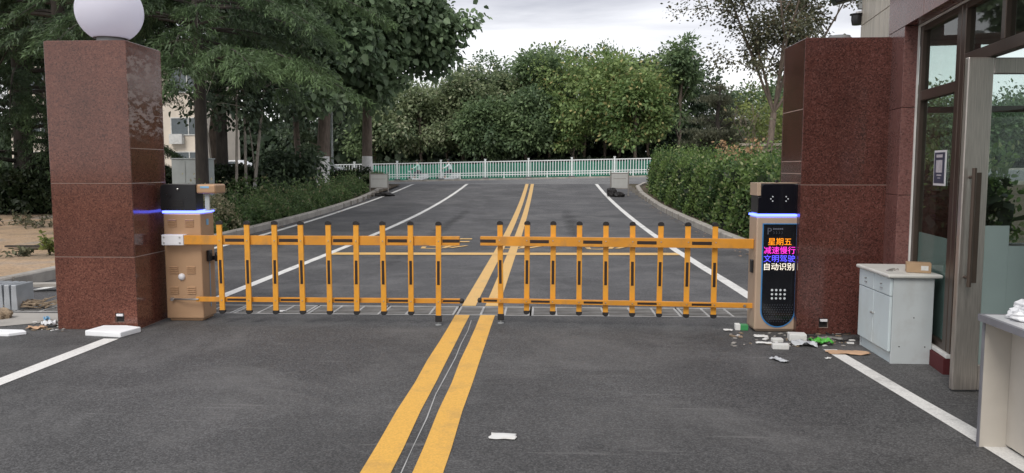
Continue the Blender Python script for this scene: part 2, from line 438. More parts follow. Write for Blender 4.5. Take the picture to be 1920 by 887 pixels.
M['wood'] = mat('pale_wood', (.5, .44, .35), .8, var=.2, scale=3)
M['wood_dark'] = mat('brown_wood', (.2, .15, .11), .8, var=.2, scale=3)
M['skin'] = mat('skin', (.5, .3, .22), .6)
M['hair'] = mat('hair', (.015, .013, .012), .6)
M['mint'] = mat('mint_cloth', (.3, .55, .48), .8)
M['pale_cloth'] = mat('pale_cloth', (.55, .66, .66), .8)
M['dark_cloth'] = mat('dark_cloth', (.03, .035, .05), .8)
M['scooter_white'] = mat('scooter_white', (.42, .46, .48), .3)
M['poster'] = mat('poster_navy', (.05, .06, .1), .4, var=.2)
M['poster_pale'] = mat('poster_pale', (.5, .47, .5), .5, var=.15, scale=30)
M['seam'] = mat('pale_crack', (.38, .38, .37), .9)
M['sheet_metal'] = mat('galvanised', (.42, .44, .46), .45, .6, var=.15)
M['blue_film'] = mat('blue_protective_film', (.2, .42, .62), .4)

LEAF = {}
LEAF['paulownia'] = foliage('leaf_paulownia', (0.075, 0.12, 0.065), (0.24, 0.33, 0.18))
LEAF['cedar'] = foliage('leaf_cedar', (0.035, 0.058, 0.034), (0.15, 0.23, 0.095))
LEAF['dark'] = foliage('leaf_dark', (0.045, 0.072, 0.045), (0.12, 0.165, 0.09))
LEAF['mid'] = foliage('leaf_mid', (0.09, 0.145, 0.075), (0.22, 0.3, 0.14))
LEAF['pale'] = foliage('leaf_pale', (0.12, 0.17, 0.09), (0.32, 0.37, 0.2), (0.55, 0.56, 0.38))
LEAF['yellow'] = foliage('leaf_yellow', (.12, .2, .07), (.31, .4, .15), (0.48, 0.42, 0.18))
LEAF['sparse'] = foliage('leaf_sparse', (0.09, 0.1, 0.06), (0.19, 0.19, 0.115), (0.22, 0.17, 0.1))
LEAF['pine'] = foliage('leaf_pine', (0.09, 0.105, 0.065), (0.2, 0.2, 0.13))
LEAF['lime'] = foliage('leaf_lime', (0.13, 0.18, 0.05), (0.28, 0.31, 0.1))
LEAF['hedge'] = foliage('leaf_hedge', (0.05, 0.1, 0.035), (0.19, 0.28, 0.08), (0.34, 0.37, 0.18))
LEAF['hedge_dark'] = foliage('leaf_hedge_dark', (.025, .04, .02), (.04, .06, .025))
LEAF['shrub'] = foliage('leaf_shrub', (.065, .12, .045), (.19, .27, .105), (.3, .28, .16))
LEAF['cream'] = foliage('leaf_cream', (.16, .17, .08), (.42, .38, .26))
LEAF['dry'] = foliage('leaf_dry', (.42, .25, .13), (.55, .38, .22))
LEAF['teal'] = foliage('leaf_teal', (.02, .07, .045), (.03, .11, .07))


# ------------------------------------------------------------------ mesh helpers
class MB:
    def __init__(s):
        s.v, s.f, s.m = [], [], []

    def add(s, vs, fs, m=0):
        o = len(s.v)
        s.v += [tuple(q) for q in vs]
        for f in fs:
            s.f.append(tuple(i + o for i in f)); s.m.append(m)
        return s

    def box(s, x0, x1, y0, y1, z0, z1, m=0, mt=None):
        vs = [Vector(q) for q in ((x0, y0, z0), (x1, y0, z0), (x1, y1, z0), (x0, y1, z0), (x0, y0, z1), (x1, y0, z1), (x1, y1, z1), (x0, y1, z1))]
        if mt:
            vs = [mt @ q for q in vs]
        return s.add(vs, [(0, 3, 2, 1), (4, 5, 6, 7), (0, 1, 5, 4), (1, 2, 6, 5), (2, 3, 7, 6), (3, 0, 4, 7)], m)

    def prism(s, poly, h0, h1, axis='z', m=0):
        """poly: 2D counter-clockwise; extruded along axis"""
        def P(a, b, h):
            return {'z': (a, b, h), 'y': (a, h, b), 'x': (h, a, b)}[axis]
        n = len(poly)
        vs = [P(a, b, h0) for a, b in poly] + [P(a, b, h1) for a, b in poly]
        fs = [tuple(range(n))[::-1], tuple(range(n, 2 * n))] + [(i, (i + 1) % n, n + (i + 1) % n, n + i) for i in range(n)]
        return s.add(vs, fs, m)

    def tube(s, pts, rs, n=8, m=0, ms=None, caps=True):
        pts = [Vector(p) for p in pts]
        if not hasattr(rs, '__len__'):
            rs = [rs] * len(pts)
        rings = []
        a = None
        for i, p in enumerate(pts):
            d = (pts[min(i + 1, len(pts) - 1)] - pts[max(i - 1, 0)]).normalized()
            if a is None:
                a = d.cross(Vector((0, 1, 0)) if abs(d.y) < .9 else Vector((1, 0, 0))).normalized()
            else:
                a = (a - d * a.dot(d)).normalized()
            b = d.cross(a)
            rings.append([p + (a * math.cos(2 * math.pi * k / n) + b * math.sin(2 * math.pi * k / n)) * rs[i] for k in range(n)])
        o = len(s.v)
        for r in rings:
            s.v += [tuple(q) for q in r]
        for i in range(len(pts) - 1):
            for k in range(n):
                s.f.append((o + i * n + k, o + i * n + (k + 1) % n, o + (i + 1) * n + (k + 1) % n, o + (i + 1) * n + k))
                s.m.append(ms[i] if ms else m)
        if caps:
            s.f.append(tuple(o + k for k in range(n))[::-1]); s.m.append(ms[0] if ms else m)
            e = o + (len(pts) - 1) * n
            s.f.append(tuple(e + k for k in range(n))); s.m.append(ms[-1] if ms else m)
        return s

    def lathe(s, prof, c=(0, 0, 0), n=24, m=0):
        pts = [(c[0], c[1], c[2] + z) for r, z in prof]
        o = len(s.v)
        for (r, z) in prof:
            for k in range(n):
                t = 2 * math.pi * k / n
                s.v.append((c[0] + r * math.cos(t), c[1] + r * math.sin(t), c[2] + z))
        for i in range(len(prof) - 1):
            for k in range(n):
                s.f.append((o + i * n + k, o + i * n + (k + 1) % n, o + (i + 1) * n + (k + 1) % n, o + (i + 1) * n + k)); s.m.append(m)
        s.f.append(tuple(o + k for k in range(n))[::-1]); s.m.append(m)
        e = o + (len(prof) - 1) * n
        s.f.append(tuple(e + k for k in range(n))); s.m.append(m)
        return s

    def mesh(s, name, mats):
        me = bpy.data.meshes.new(name)
        me.from_pydata(s.v, [], s.f)
        if not isinstance(mats, (list, tuple)):
            mats = [mats]
        for q in mats:
            me.materials.append(q)
        me.polygons.foreach_set('material_index', s.m)
        me.update()
        return me

    def split(s, name, mats, parent=None, bevel=0, smooth=False):
        """one object per connected piece"""
        pr_ = list(range(len(s.v)))
        def fnd(i):
            while pr_[i] != i:
                pr_[i] = pr_[pr_[i]]; i = pr_[i]
            return i
        for f in s.f:
            for q in f[1:]:
                pr_[fnd(q)] = fnd(f[0])
        gr = {}
        for f, m in zip(s.f, s.m):
            gr.setdefault(fnd(f[0]), []).append((f, m))
        res = []
        for g in gr.values():
            b_ = MB(); ids = sorted({i for f, _ in g for i in f}); mp_ = {i: k for k, i in enumerate(ids)}
            b_.v = [s.v[i] for i in ids]; b_.f = [tuple(mp_[i] for i in f) for f, _ in g]; b_.m = [m for _, m in g]
            res.append(b_.build(name, mats, parent, bevel=bevel, smooth=smooth))
        return res

    def build(s, name, mats, parent=None, smooth=False, bevel=0, loc=None, rot=None, seg=2):
        o = link(name, s.mesh(name, mats), parent, loc, rot)
        if smooth:
            shade(o)
        if bevel:
            bv(o, bevel, seg)
        return o


def link(name, me, parent=None, loc=None, rot=None):
    o = bpy.data.objects.new(name, me)
    COL.objects.link(o)
    if parent:
        o.parent = parent
    if loc is not None:
        o.location = loc
    if rot is not None:
        o.rotation_euler = rot
    return o


def shade(o, ang=40):
    me = o.data
    me.polygons.foreach_set('use_smooth', [True] * len(me.polygons))
    if hasattr(me, 'set_sharp_from_angle'):
        me.set_sharp_from_angle(angle=rad(ang))


def bv(o, w, seg=2):
    b = o.modifiers.new('bevel', 'BEVEL')
    b.width = w; b.segments = seg; b.limit_method = 'ANGLE'; b.angle_limit = rad(35)


def tag(o, label, cat, group=None, kind=None):
    o['label'] = label
    o['category'] = cat
    if group:
        o['group'] = group
    if kind:
        o['kind'] = kind
    return o


def empty(name, loc, label, cat, group=None, rz=0.0):
    o = bpy.data.objects.new(name, None)
    COL.objects.link(o)
    o.location = loc
    o.rotation_euler = (0, 0, rz)
    o.empty_display_size = .2
    return tag(o, label, cat, group)


def struct(o):
    o['kind'] = 'structure'
    return o


def copy_tree(o, parent=None):
    c = o.copy()
    COL.objects.link(c)
    c.parent = parent
    for ch in [q for q in bpy.data.objects if q.parent == o]:
        copy_tree(ch, c)
    return c


def sheet(name, poly_or_rect, m, lift, ystep=1.0):
    """ground-following rectangle x0,x1,y0,y1 in metres"""
    x0, x1, y0, y1 = poly_or_rect
    ny = max(1, int(math.ceil((y1 - y0) / ystep)))
    nx = max(1, int(math.ceil((x1 - x0) / 8.0)))
    b = MB()
    vs = []
    for j in range(ny + 1):
        y = y0 + (y1 - y0) * j / ny
        for i in range(nx + 1):
            x = x0 + (x1 - x0) * i / nx
            vs.append((x, y, gz(x, y) + lift))
    fs = [(j * (nx + 1) + i, j * (nx + 1) + i + 1, (j + 1) * (nx + 1) + i + 1, (j + 1) * (nx + 1) + i) for j in range(ny) for i in range(nx)]
    b.add(vs, fs)
    return b.build(name, m)


def ribbon(name, pts, w, m, lift, jitter=0.0, seed=1):
    """flat painted line of width w along pts (x,y)"""
    rng = random.Random(seed)
    P = []
    for i in range(len(pts) - 1):
        a, b = Vector(pts[i]), Vector(pts[i + 1])
        k = max(1, int((b - a).length / .6))
        for j in range(k):
            P.append(a.lerp(b, j / k))
    P.append(Vector(pts[-1]))
    b = MB()
    vs, fs = [], []
    for i, p in enumerate(P):
        d = (P[min(i + 1, len(P) - 1)] - P[max(i - 1, 0)]).normalized()
        nn = Vector((-d.y, d.x))
        l = p + nn * (w / 2 + rng.uniform(-jitter, jitter)); r = p - nn * (w / 2 + rng.uniform(-jitter, jitter))
        vs += [(l.x, l.y, gz(l.x, l.y) + lift), (r.x, r.y, gz(r.x, r.y) + lift)]
        if i:
            fs.append((2 * i - 2, 2 * i - 1, 2 * i + 1, 2 * i))
    b.add(vs, fs)
    return b.build(name, m)


def sweep(name, pts, prof, m, z0=0.0, joint=None, bevel=0):
    """profile (offset to the left, height) along pts on the ground"""
    P = [Vector(p) for p in pts]
    Q = []
    for i in range(len(P) - 1):
        k = max(1, int((P[i + 1] - P[i]).length / 1.0))
        for j in range(k):
            Q.append(P[i].lerp(P[i + 1], j / k))
    Q.append(P[-1])
    b = MB()
    n = len(prof)
    for i, p in enumerate(Q):
        d = (Q[min(i + 1, len(Q) - 1)] - Q[max(i - 1, 0)]).normalized()
        nn = Vector((-d.y, d.x))
        for (o, h) in prof:
            q = p + nn * o
            b.v.append((q.x, q.y, gz(q.x, q.y) + z0 + h))
    for i in range(len(Q) - 1):
        for k in range(n):
            b.f.append((i * n + k, (i + 1) * n + k, (i + 1) * n + (k + 1) % n, i * n + (k + 1) % n)); b.m.append(0)
    b.f.append(tuple(range(n))); b.m.append(0)
    b.f.append(tuple(range((len(Q) - 1) * n, len(Q) * n))[::-1]); b.m.append(0)
    return b.build(name, m, bevel=bevel)


# ------------------------------------------------------------------ foliage helpers
TM = {
    'quad': (np.array([(0, 0, 0), (.5, .5, .06), (1, 0, 0), (.5, -.5, .06)], float), [(0, 1, 2, 3)]),
    'fold': (np.array([(0, 0, 0), (1, 0, -.12), (.28, .5, .1), (.68, .38, .04), (.68, -.38, .04), (.28, -.5, .1)], float), [(0, 5, 4, 1), (0, 1, 3, 2)]),
    'needle': (np.array([(0, 0, 0), (.4, .5, 0), (1, 0, -.1), (.4, -.5, 0)], float), [(0, 1, 2, 3)]),
}


def leaf_mesh(name, P, A, Nn, size, aspect, tint, m, tmpl='quad', extra=None):
    """P base points, A leaf axis, Nn leaf normal (n,3 arrays)"""
    n = len(P)
    A = A / (np.linalg.norm(A, axis=1, keepdims=True) + 1e-9)
    Bv = np.cross(Nn, A)
    Bv /= (np.linalg.norm(Bv, axis=1, keepdims=True) + 1e-9)
    C = np.cross(A, Bv)
    tv, tf = TM[tmpl]
    k = len(tv)
    size = np.broadcast_to(size, (n,))
    V = P[:, None, :] + size[:, None, None] * (tv[None, :, 0:1] * A[:, None, :] + aspect * tv[None, :, 1:2] * Bv[:, None, :] + tv[None, :, 2:3] * C[:, None, :])
    V = V.reshape(-1, 3)
    faces = np.concatenate([np.array(tf)[None] + (np.arange(n) * k)[:, None, None]], 0).reshape(-1, 4)
    nf = len(faces)
    me = bpy.data.meshes.new(name)
    me.vertices.add(len(V)); me.vertices.foreach_set('co', V.astype(np.float32).ravel())
    me.loops.add(nf * 4); me.loops.foreach_set('vertex_index', faces.astype(np.int32).ravel())
    me.polygons.add(nf); me.polygons.foreach_set('loop_start', np.arange(0, nf * 4, 4, dtype=np.int32)); me.polygons.foreach_set('loop_total', np.full(nf, 4, dtype=np.int32))
    me.materials.append(m)
    at = me.attributes.new('tint', 'FLOAT', 'FACE')
    at.data.foreach_set('value', np.repeat(np.clip(tint, 0, 1), len(tf)).astype(np.float32))
    me.update(); me.validate()
    return me


def unit(v):
    return v / (np.linalg.norm(v, axis=-1, keepdims=True) + 1e-9)


def blob_leaves(rng, clumps, n_per, rc, size, up_bias=.7, droop=.4, flat=.7):
    """clumps: (k,3) centres with outward dirs (k,3) -> leaf arrays"""
    C, O, T = clumps
    k = len(C)
    idx = np.repeat(np.arange(k), n_per)
    n = len(idx)
    off = rng.normal(0, 1, (n, 3)) * np.array([1, 1, flat])
    rcv = np.broadcast_to(rc, (k,))[idx][:, None]
    P = C[idx] + off * rcv * .6
    Nn = unit(.5 * O[idx] + up_bias * np.array([0, 0, 1.0]) + rng.normal(0, .55, (n, 3)))
    A = unit(.6 * O[idx] + .5 * unit(off) + rng.normal(0, .5, (n, 3)) - droop * np.array([0, 0, 1.0]))
    s = size * rng.uniform(.65, 1.3, n)
    t = T[idx] + rng.normal(0, .16, n)
    return P, A, Nn, s, t


def lobed_clumps(rng, c, R, nl, nc, lobe=.42, low_cut=-.55, gap=.0):
    """an uneven crown: lobes about an ellipsoid, clumps on the lobes"""
    c = np.array(c); R = np.array(R)
    ld = unit(rng.normal(0, 1, (nl, 3)))
    ld[:, 2] = np.where(ld[:, 2] < low_cut, -ld[:, 2], ld[:, 2])
    lc = c + ld * R * rng.uniform(.45, .78, (nl, 1))
    lr = R.mean() * lobe * rng.uniform(.6, 1.25, nl)
    li = rng.integers(0, nl, nc)
    d = unit(rng.normal(0, 1, (nc, 3)))
    P = lc[li] + d * lr[li][:, None] * rng.uniform(.5, 1.05, (nc, 1)) * np.array([1, 1, .8])
    O = unit(.6 * d + .5 * unit((P - c) / R))
    lt = rng.uniform(.15, .8, nl)
    T = lt[li] + rng.normal(0, .12, nc)
    return (P, O, T), lc, lr


def limbs(b, rng, base, top, targets, r0, m=0, ms=None, n=7, rlimb=.35, wob=.1, levels=None, paint=0):
    """a trunk from base to top with limbs leaving it towards targets (world, relative to the root)"""
    base, top = Vector(base), Vector(top)
    L_ = (top - base).length
    pts, rs, mm = [], [], []
    K = 10
    for i in range(K + 1):
        t = i / K
        p = base.lerp(top, t) + Vector((rng.normal(0, wob), rng.normal(0, wob), 0)) * t * (1 - t) * 2.5
        pts.append(p)
        rs.append(r0 * ((1 + .35 * max(0, .12 - t) / .12) if t < .12 else 1) * (1 - .72 * t))
    b.tube(pts, rs, max(n, 9), m)
    for q in targets:
        q = Vector(q)
        t = min(.97, max(.3, (q.z - base.z) / L_ * rng.uniform(.5, .8)))
        i = int(t * K)
        s0 = pts[i].lerp(pts[min(K, i + 1)], t * K - i)
        rr = r0 * (1 - .72 * t) * rlimb * rng.uniform(.7, 1.2)
        mid = s0.lerp(q, .5) + Vector((rng.normal(0, .2), rng.normal(0, .2), .12 * (q - s0).length))
        mid2 = s0.lerp(q, .8) + Vector((rng.normal(0, .12), rng.normal(0, .12), .08 * (q - s0).length))
        b.tube([s0, s0.lerp(mid, .6), mid, mid2, q], [rr, rr * .85, rr * .65, rr * .4, rr * .15], max(4, n - 2), m)
    return pts, rs


def broad_tree(name, loc, Ht, R, label, leaf, seed, bark='bark', crown_c=None, nl=16, nc=340, per=22, lsize=.34, asp=.55, rc=.62, r0=.2, tmpl='quad', group=None, lobe=.42, droop=.4, low_cut=-.55, lean=(0, 0), nlimb=12, cat='tree'):
    rng = np.random.default_rng(seed)
    root = empty(name, loc, label, cat, group)
    c = crown_c or (lean[0], lean[1], Ht - R[2])
    cl, lc, lr = lobed_clumps(rng, c, R, nl, nc, lobe, low_cut)
    b = MB()
    tg = [tuple(q) for q in lc[:nlimb]]
    limbs(b, rng, (0, 0, -.1), (c[0] * .8, c[1] * .8, c[2] + R[2] * .45), tg, r0)
    b.build('trunk', M[bark], root, smooth=True)
    P, A, Nn, s, t = blob_leaves(rng, cl, per, rc, lsize, droop=droop)
    keep = P[:, 2] > .25
    me = leaf_mesh('crown', P[keep], A[keep], Nn[keep], s[keep], asp, t[keep], LEAF[leaf], tmpl)
    link('crown', me, root)
    return root


def cedar(loc, Ht, label, seed, spread=3.6, z0=1.6, dens=1.0, bark='bark_dark', leaf='cedar', trunk_r=.2, boughs=None, dirs=None, group='cedars on the left side'):
    """tiers of drooping boughs carrying flat sprays of needles"""
    rng = np.random.default_rng(seed)
    root = empty('cedar_tree', loc, label, 'tree', group)
    b = MB()
    b.tube([(0, 0, -.1), (.03, 0, Ht * .3), (-.03, .02, Ht * .65), (0, 0, Ht)], [trunk_r * 1.15, trunk_r * .9, trunk_r * .5, .03], 9)
    Ps, As, Ns, Ss, Ts = [], [], [], [], []
    z = z0
    items = []
    while z < Ht - .3:
        f = (z - z0) / (Ht - z0)
        for k in range(rng.integers(4, 7)):
            items.append((z + rng.uniform(-.15, .15), rng.uniform(0, 2 * math.pi), spread * (1 - f) ** .75 * rng.uniform(.6, 1.1) + .4))
        z += rng.uniform(.38, .62)
    if boughs:
        items += boughs
    for (bz, th, ln) in items:
        dv = np.array([math.cos(th), math.sin(th), 0.0]); sv = np.array([-dv[1], dv[0], 0.0])
        K = 9
        rise, drp = rng.uniform(.05, .2), rng.uniform(.3, .5)
        pts = [np.array([0, 0, bz]) + dv * ln * i / K + np.array([0, 0, rise * ln * (i / K) - drp * ln * (i / K) ** 2.4]) for i in range(K + 1)]
        b.tube([tuple(q) for q in pts], [max(.006, trunk_r * .28 * (1 - i / K * .9)) for i in range(K + 1)], 5, caps=False)
        tb = rng.uniform(.1, .75) + (.45 if boughs and (bz, th, ln) in boughs else 0)  # listed boughs get a paler tint, painting lit sprays against the dark crown
        nt_ = int(ln * 11 * dens)
        for j in range(nt_):
            u = rng.uniform(.15, 1.0) ** .7
            i = min(K - 1, int(u * K)); w = u * K - i
            p = pts[i] * (1 - w) + pts[i + 1] * w
            side = rng.choice([-1, 1])
            tl = (.25 + .5 * (1 - u)) * ln * .42 * rng.uniform(.5, 1.1) + .12
            td = unit(sv * side * rng.uniform(.4, 1) + dv * rng.uniform(.3, .9))
            nn_ = max(6, int(tl * 75 * dens))
            q = np.linspace(0, 1, nn_)
            line = p + td * tl * q[:, None] + np.array([0, 0, -1.0]) * (tl * .45 * q[:, None] ** 1.8)
            Ps.append(line + rng.normal(0, .035, (nn_, 3)))
            As.append(unit(td * .75 + rng.normal(0, .5, (nn_, 3)) + np.array([0, 0, -.55])))
            Ns.append(unit(np.array([0, 0, 1.0]) + rng.normal(0, .4, (nn_, 3))))
            Ss.append(rng.uniform(.08, .17, nn_))
            Ts.append(tb * .6 + .5 * q ** 2 * (u ** 2) + rng.normal(0, .08, nn_))
    b.build('trunk', M[bark], root, smooth=True)
    me = leaf_mesh('crown', np.concatenate(Ps), np.concatenate(As), np.concatenate(Ns), np.concatenate(Ss), .2, np.concatenate(Ts), LEAF[leaf], 'needle')
    link('crown', me, root)
    return root


def hedge(name, path, width, height, n, label, leaf, seed, lsize=.07, z0=.08, core='hedge_dark', cat='hedge', group=None, rough=.1, top_jit=.12, stems=False, tmpl='quad', tint=(.2, .8), core_in=.16):
    """clipped hedge along path (x,y); leaves fill the outer shell, a leafy core stands inside"""
    rng = np.random.default_rng(seed)
    pts = np.array(path, float)
    seg = np.linalg.norm(np.diff(pts, axis=0), axis=1)
    cum = np.concatenate([[0], np.cumsum(seg)])
    Lt = cum[-1]
    r0 = pts[0]
    root = empty(name, (r0[0], r0[1], gz(*r0)), label, cat, group)

    def at(s):
        i = np.clip(np.searchsorted(cum, s, side='right') - 1, 0, len(seg) - 1)
        w = (s - cum[i]) / seg[i]
        p = pts[i] * (1 - w)[:, None] + pts[i + 1] * w[:, None]
        d = (pts[i + 1] - pts[i]) / seg[i][:, None]
        return p, np.stack([-d[:, 1], d[:, 0]], 1)
    GZ = np.vectorize(gz)
    s = rng.uniform(0, Lt, n)
    which = rng.uniform(0, 1, n)
    per = 2 * height + width
    a = which * per
    side = np.where(a < height, -1, np.where(a < 2 * height, 1, 0))
    depth = np.abs(rng.normal(0, rough, n))
    lump = .09 * np.sin(s * 2.3 + 1) + .07 * np.sin(s * 5.1) + .05 * np.sin(s * 11.7)
    hz = height + lump * (height / 1.5) + rng.normal(0, top_jit * .4, n) + top_jit * .5 * np.clip(np.sin(s * 13.1) * np.sin(s * 4.7 + 2), 0, 1)
    u = rng.uniform(0, 1, n)
    zz = np.where(side == 0, hz - depth, np.maximum(.02, u ** .9 * hz))
    ww = width / 2 + .07 * np.sin(s * 3.7 + zz * 4) + .05 * np.sin(s * 9 + zz * 7) - .12 * (zz / height) ** 2
    xo = np.where(side == 0, rng.uniform(-1, 1, n) * ww, side * (ww - depth))
    p, nn = at(s)
    xy = p + nn * xo[:, None]
    z = GZ(xy[:, 0], xy[:, 1]) + z0 + zz
    P = np.stack([xy[:, 0] - r0[0], xy[:, 1] - r0[1], z - gz(*r0)], 1)
    O = np.stack([nn[:, 0] * side, nn[:, 1] * side, np.where(side == 0, 1, .25)], 1)
    Nn = unit(O + rng.normal(0, .6, (n, 3)))
    A = unit(rng.normal(0, .6, (n, 3)) + np.array([0, 0, .35]) + .5 * O)
    T = tint[0] + (tint[1] - tint[0]) * (.5 + .3 * np.sin(s * 1.7 + zz * 2.1) + .25 * np.sin(s * 6.1) * np.sin(zz * 5 + s * 2.2) + rng.normal(0, .25, n))
    gap = (np.sin(s * 8.3 + .6 * np.sin(s * 2.1)) > .72) & (side != 0) & (rng.uniform(0, 1, n) < .75) & (height > 1.2) & (rough > .12)
    P, A, Nn, T = P[~gap], A[~gap], Nn[~gap], T[~gap]; n = len(P)
    me = leaf_mesh('foliage', P, A, Nn, lsize * rng.uniform(.6, 1.3, n), .6, T, LEAF[leaf], tmpl)
    link('foliage', me, root)
    # woody inside
    b = MB()
    k = int(Lt * 7)
    sp = np.sort(rng.uniform(0.05, Lt - .05, k))
    pp, nn2 = at(sp)
    for i in range(k):
        o = rng.uniform(-.38, .38) * width
        x, y = pp[i] + nn2[i] * o
        zb = gz(x, y) - gz(*r0)
        hh = height * rng.uniform(.7, .95)
        b.tube([(x - r0[0], y - r0[1], zb - .05), (x - r0[0] + rng.normal(0, .05), y - r0[1] + rng.normal(0, .05), zb + z0 + hh * .5), (x - r0[0] + rng.normal(0, .1), y - r0[1] + rng.normal(0, .1), zb + z0 + hh)], [.012, .009, .005], 4, caps=False)
    b.build('stems', M['bark_dark'], root)
    # dense inner leaves
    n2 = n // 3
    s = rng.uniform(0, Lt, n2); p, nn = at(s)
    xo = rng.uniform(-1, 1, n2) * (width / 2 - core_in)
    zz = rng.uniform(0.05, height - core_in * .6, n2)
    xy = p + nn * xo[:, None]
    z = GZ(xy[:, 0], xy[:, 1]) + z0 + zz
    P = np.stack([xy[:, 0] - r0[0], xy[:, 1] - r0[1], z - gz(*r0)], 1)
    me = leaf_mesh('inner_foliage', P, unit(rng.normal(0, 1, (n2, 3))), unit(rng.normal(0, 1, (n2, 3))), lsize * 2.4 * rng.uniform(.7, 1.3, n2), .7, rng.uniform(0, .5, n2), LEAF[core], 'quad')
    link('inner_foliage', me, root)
    return root


# ================================================================== GROUND
def grid_ground():
    xs = [-400, -150, -80, -50, -30, -20, -14, -10, -7.2, -4, 0, 4.1, 6, 10, 16, 24, 34, 50, 80, 150, 400]
    ys = [-120, -40, -15, -7, 0, 4, 7.7, 8.4, 10, 13] + [13 + i * 2 for i in range(1, 13)] + [40, 43, 47, 50, 52, 54, 56, 60, 70, 90, 140, 250, 500, 900]
    b = MB()
    nx = len(xs)
    for y in ys:
        for x in xs:
            b.v.append((x, y, gz(x, y) - .035))
    for j in range(len(ys) - 1):
        for i in range(nx - 1):
            if ys[j] >= 7.65 and ys[j + 1] <= 8.45 and xs[i] >= -7.3 and xs[i + 1] <= 4.2:
                continue
            b.f.append((j * nx + i, j * nx + i + 1, (j + 1) * nx + i + 1, (j + 1) * nx + i)); b.m.append(0)
    return b.build('ground', M['ground'])


struct(grid_ground())
struct(sheet('forecourt_road', (-16, 6.2, -8, 7.78), M['asphalt'], 0, 4))
struct(sheet('entrance_road', (-7.2, 4.1, 8.30, 37.7), M['asphalt_far'], 0, 1))
struct(sheet('left_apron_road', (-16, -7.2, 7.78, 8.95), M['asphalt'], -.002, 4))
struct(sheet('cross_road', (-70, 70, 37.7, 49.4), M['cross_road'], .0, 1))
struct(sheet('street', (-90, 90, 49.8, 61), M['cross_road'], .01, 1))
struct(sheet('sand_lot', (-40, -6.78, 8.9, 21.5), M['sand'], .06, 1))
struct(sheet('left_bed', (-40, -6.72, 21.5, 36.2), M['soil'], .07, 1))
struct(sheet('near_bed', (-9.4, -6.73, 13.2, 21.6), M['soil'], .085, 1))
struct(sheet('right_bed', (3.82, 30, 8.3, 36.2), M['soil'], .07, 1))
# drain channel below the grates, coloured dark as shade in the slots
b = MB()
b.box(-7.2, 4.1, 7.78, 8.30, -.34, -.30)
b.box(-7.2, 4.1, 7.72, 7.78, -.32, -.004); b.box(-7.2, 4.1, 8.30, 8.36, -.32, -.004)
b.box(-7.26, -7.2, 7.78, 8.3, -.34, -.004); b.box(4.1, 4.16, 7.78, 8.3, -.34, -.004)
struct(b.build('drain_channel', M['soil']))

# kerbs
KP = [(0, -.1), (0, .13), (-.02, .15), (-.16, .15), (-.16, -.1)]     # road on the left of the path
LK = [(-9.5, 8.75), (-7.6, 8.8), (-6.62, 9.05), (-6.6, 12), (-6.6, 24), (-6.66, 28), (-6.9, 32), (-7.15, 35), (-7.7, 36.6), (-9, 37.3), (-14, 37.4), (-40, 37.4)]
LKr = LK[::-1]
struct(sweep('kerb_left', LK, [(0, -.1), (.16, -.1), (.16, .15), (.02, .15), (0, .13)], M['kerb']))
RK = [(3.7, 8.36), (3.7, 19), (3.66, 25), (3.8, 31), (4.05, 34.5), (4.6, 36.4), (6, 37.3), (12, 37.5), (40, 37.5)]
struct(sweep('kerb_right', RK, [(0, -.1), (0, .13), (-.02, .15), (-.16, .15), (-.16, -.1)], M['kerb']))
struct(sweep('fence_kerb', [(-60, 49.6), (60, 49.6)], [(-.25, -.1), (-.25, .1), (.25, .1), (.25, -.1)], M['kerb']))
# pale joints between the kerb stones read as part of the kerb: thin gaps
jb = MB()
for k in range(9, 35, 1):
    jb.box(-6.62 - .17 - (0 if k < 28 else .04 * (k - 28)), -6.60 + .001 - (0 if k < 28 else .04 * (k - 28)), k + .3, k + .306, gz(0, k) - .02, gz(0, k + .31) + .1505)
    jb.box(3.66 if k > 20 else 3.699, 3.87, k + .3, k + .306, gz(0, k) - .02, gz(0, k + .31) + .1505)
struct(jb.build('kerb_joints', M['kerb_joint']))

# painted markings
yl, yr = [(-.828, -1), (-.828, 7.78)], [(-.57, -1), (-.57, 7.78)]
struct(ribbon('yellow_line', yl, .15, M['yellow_paint'], .004, .005))
struct(ribbon('yellow_line', yr, .15, M['yellow_paint'], .004, .005))
struct(ribbon('yellow_line', [(-.815, 8.30), (-.815, 37.6)], .15, M['pale_yellow'], .004))
struct(ribbon('yellow_line', [(-.56, 8.30), (-.56, 37.6)], .15, M['pale_yellow'], .004))
struct(ribbon('stop_line', [(-3.7, 13.32), (2.34, 13.5)], .36, M['pale_yellow'], .008))
struct(ribbon('white_line', [(-3.76, 8.36), (-3.78, 17), (-3.74, 23), (-3.7, 37.6)], .13, M['white_paint'], .004, .004))
struct(ribbon('white_line', [(2.41, 8.36), (2.41, 14), (2.46, 23), (2.5, 37.4)], .14, M['white_paint'], .004, .004))
struct(ribbon('white_line', [(-16, 8.35), (-7.5, 8.4), (-6.3, 8.9), (-6.2, 9.6), (-6.15, 13), (-6.3, 20), (-6.38, 25), (-6.36, 31), (-6.3, 37.5)], .13, M['white_paint'], .004, .004))
struct(ribbon('white_line', [(-3.8, 6.55), (-3.82, 5.2), (-3.84, -1)], .14, M['white_paint'], .004, .006, 3))
struct(ribbon('white_line', [(2.37, 6.4), (2.43, 4.4), (2.44, -1)], .12, M['white_paint'], .004, .006, 4))
# seam between the yellow lines (thin wandering crack)
rs_ = random.Random(5)
struct(ribbon('pavement_seam', [(-.705 + rs_.uniform(-.008, .008), y * .5) for y in range(4, 16)], .007, M['seam'], .003, .002))
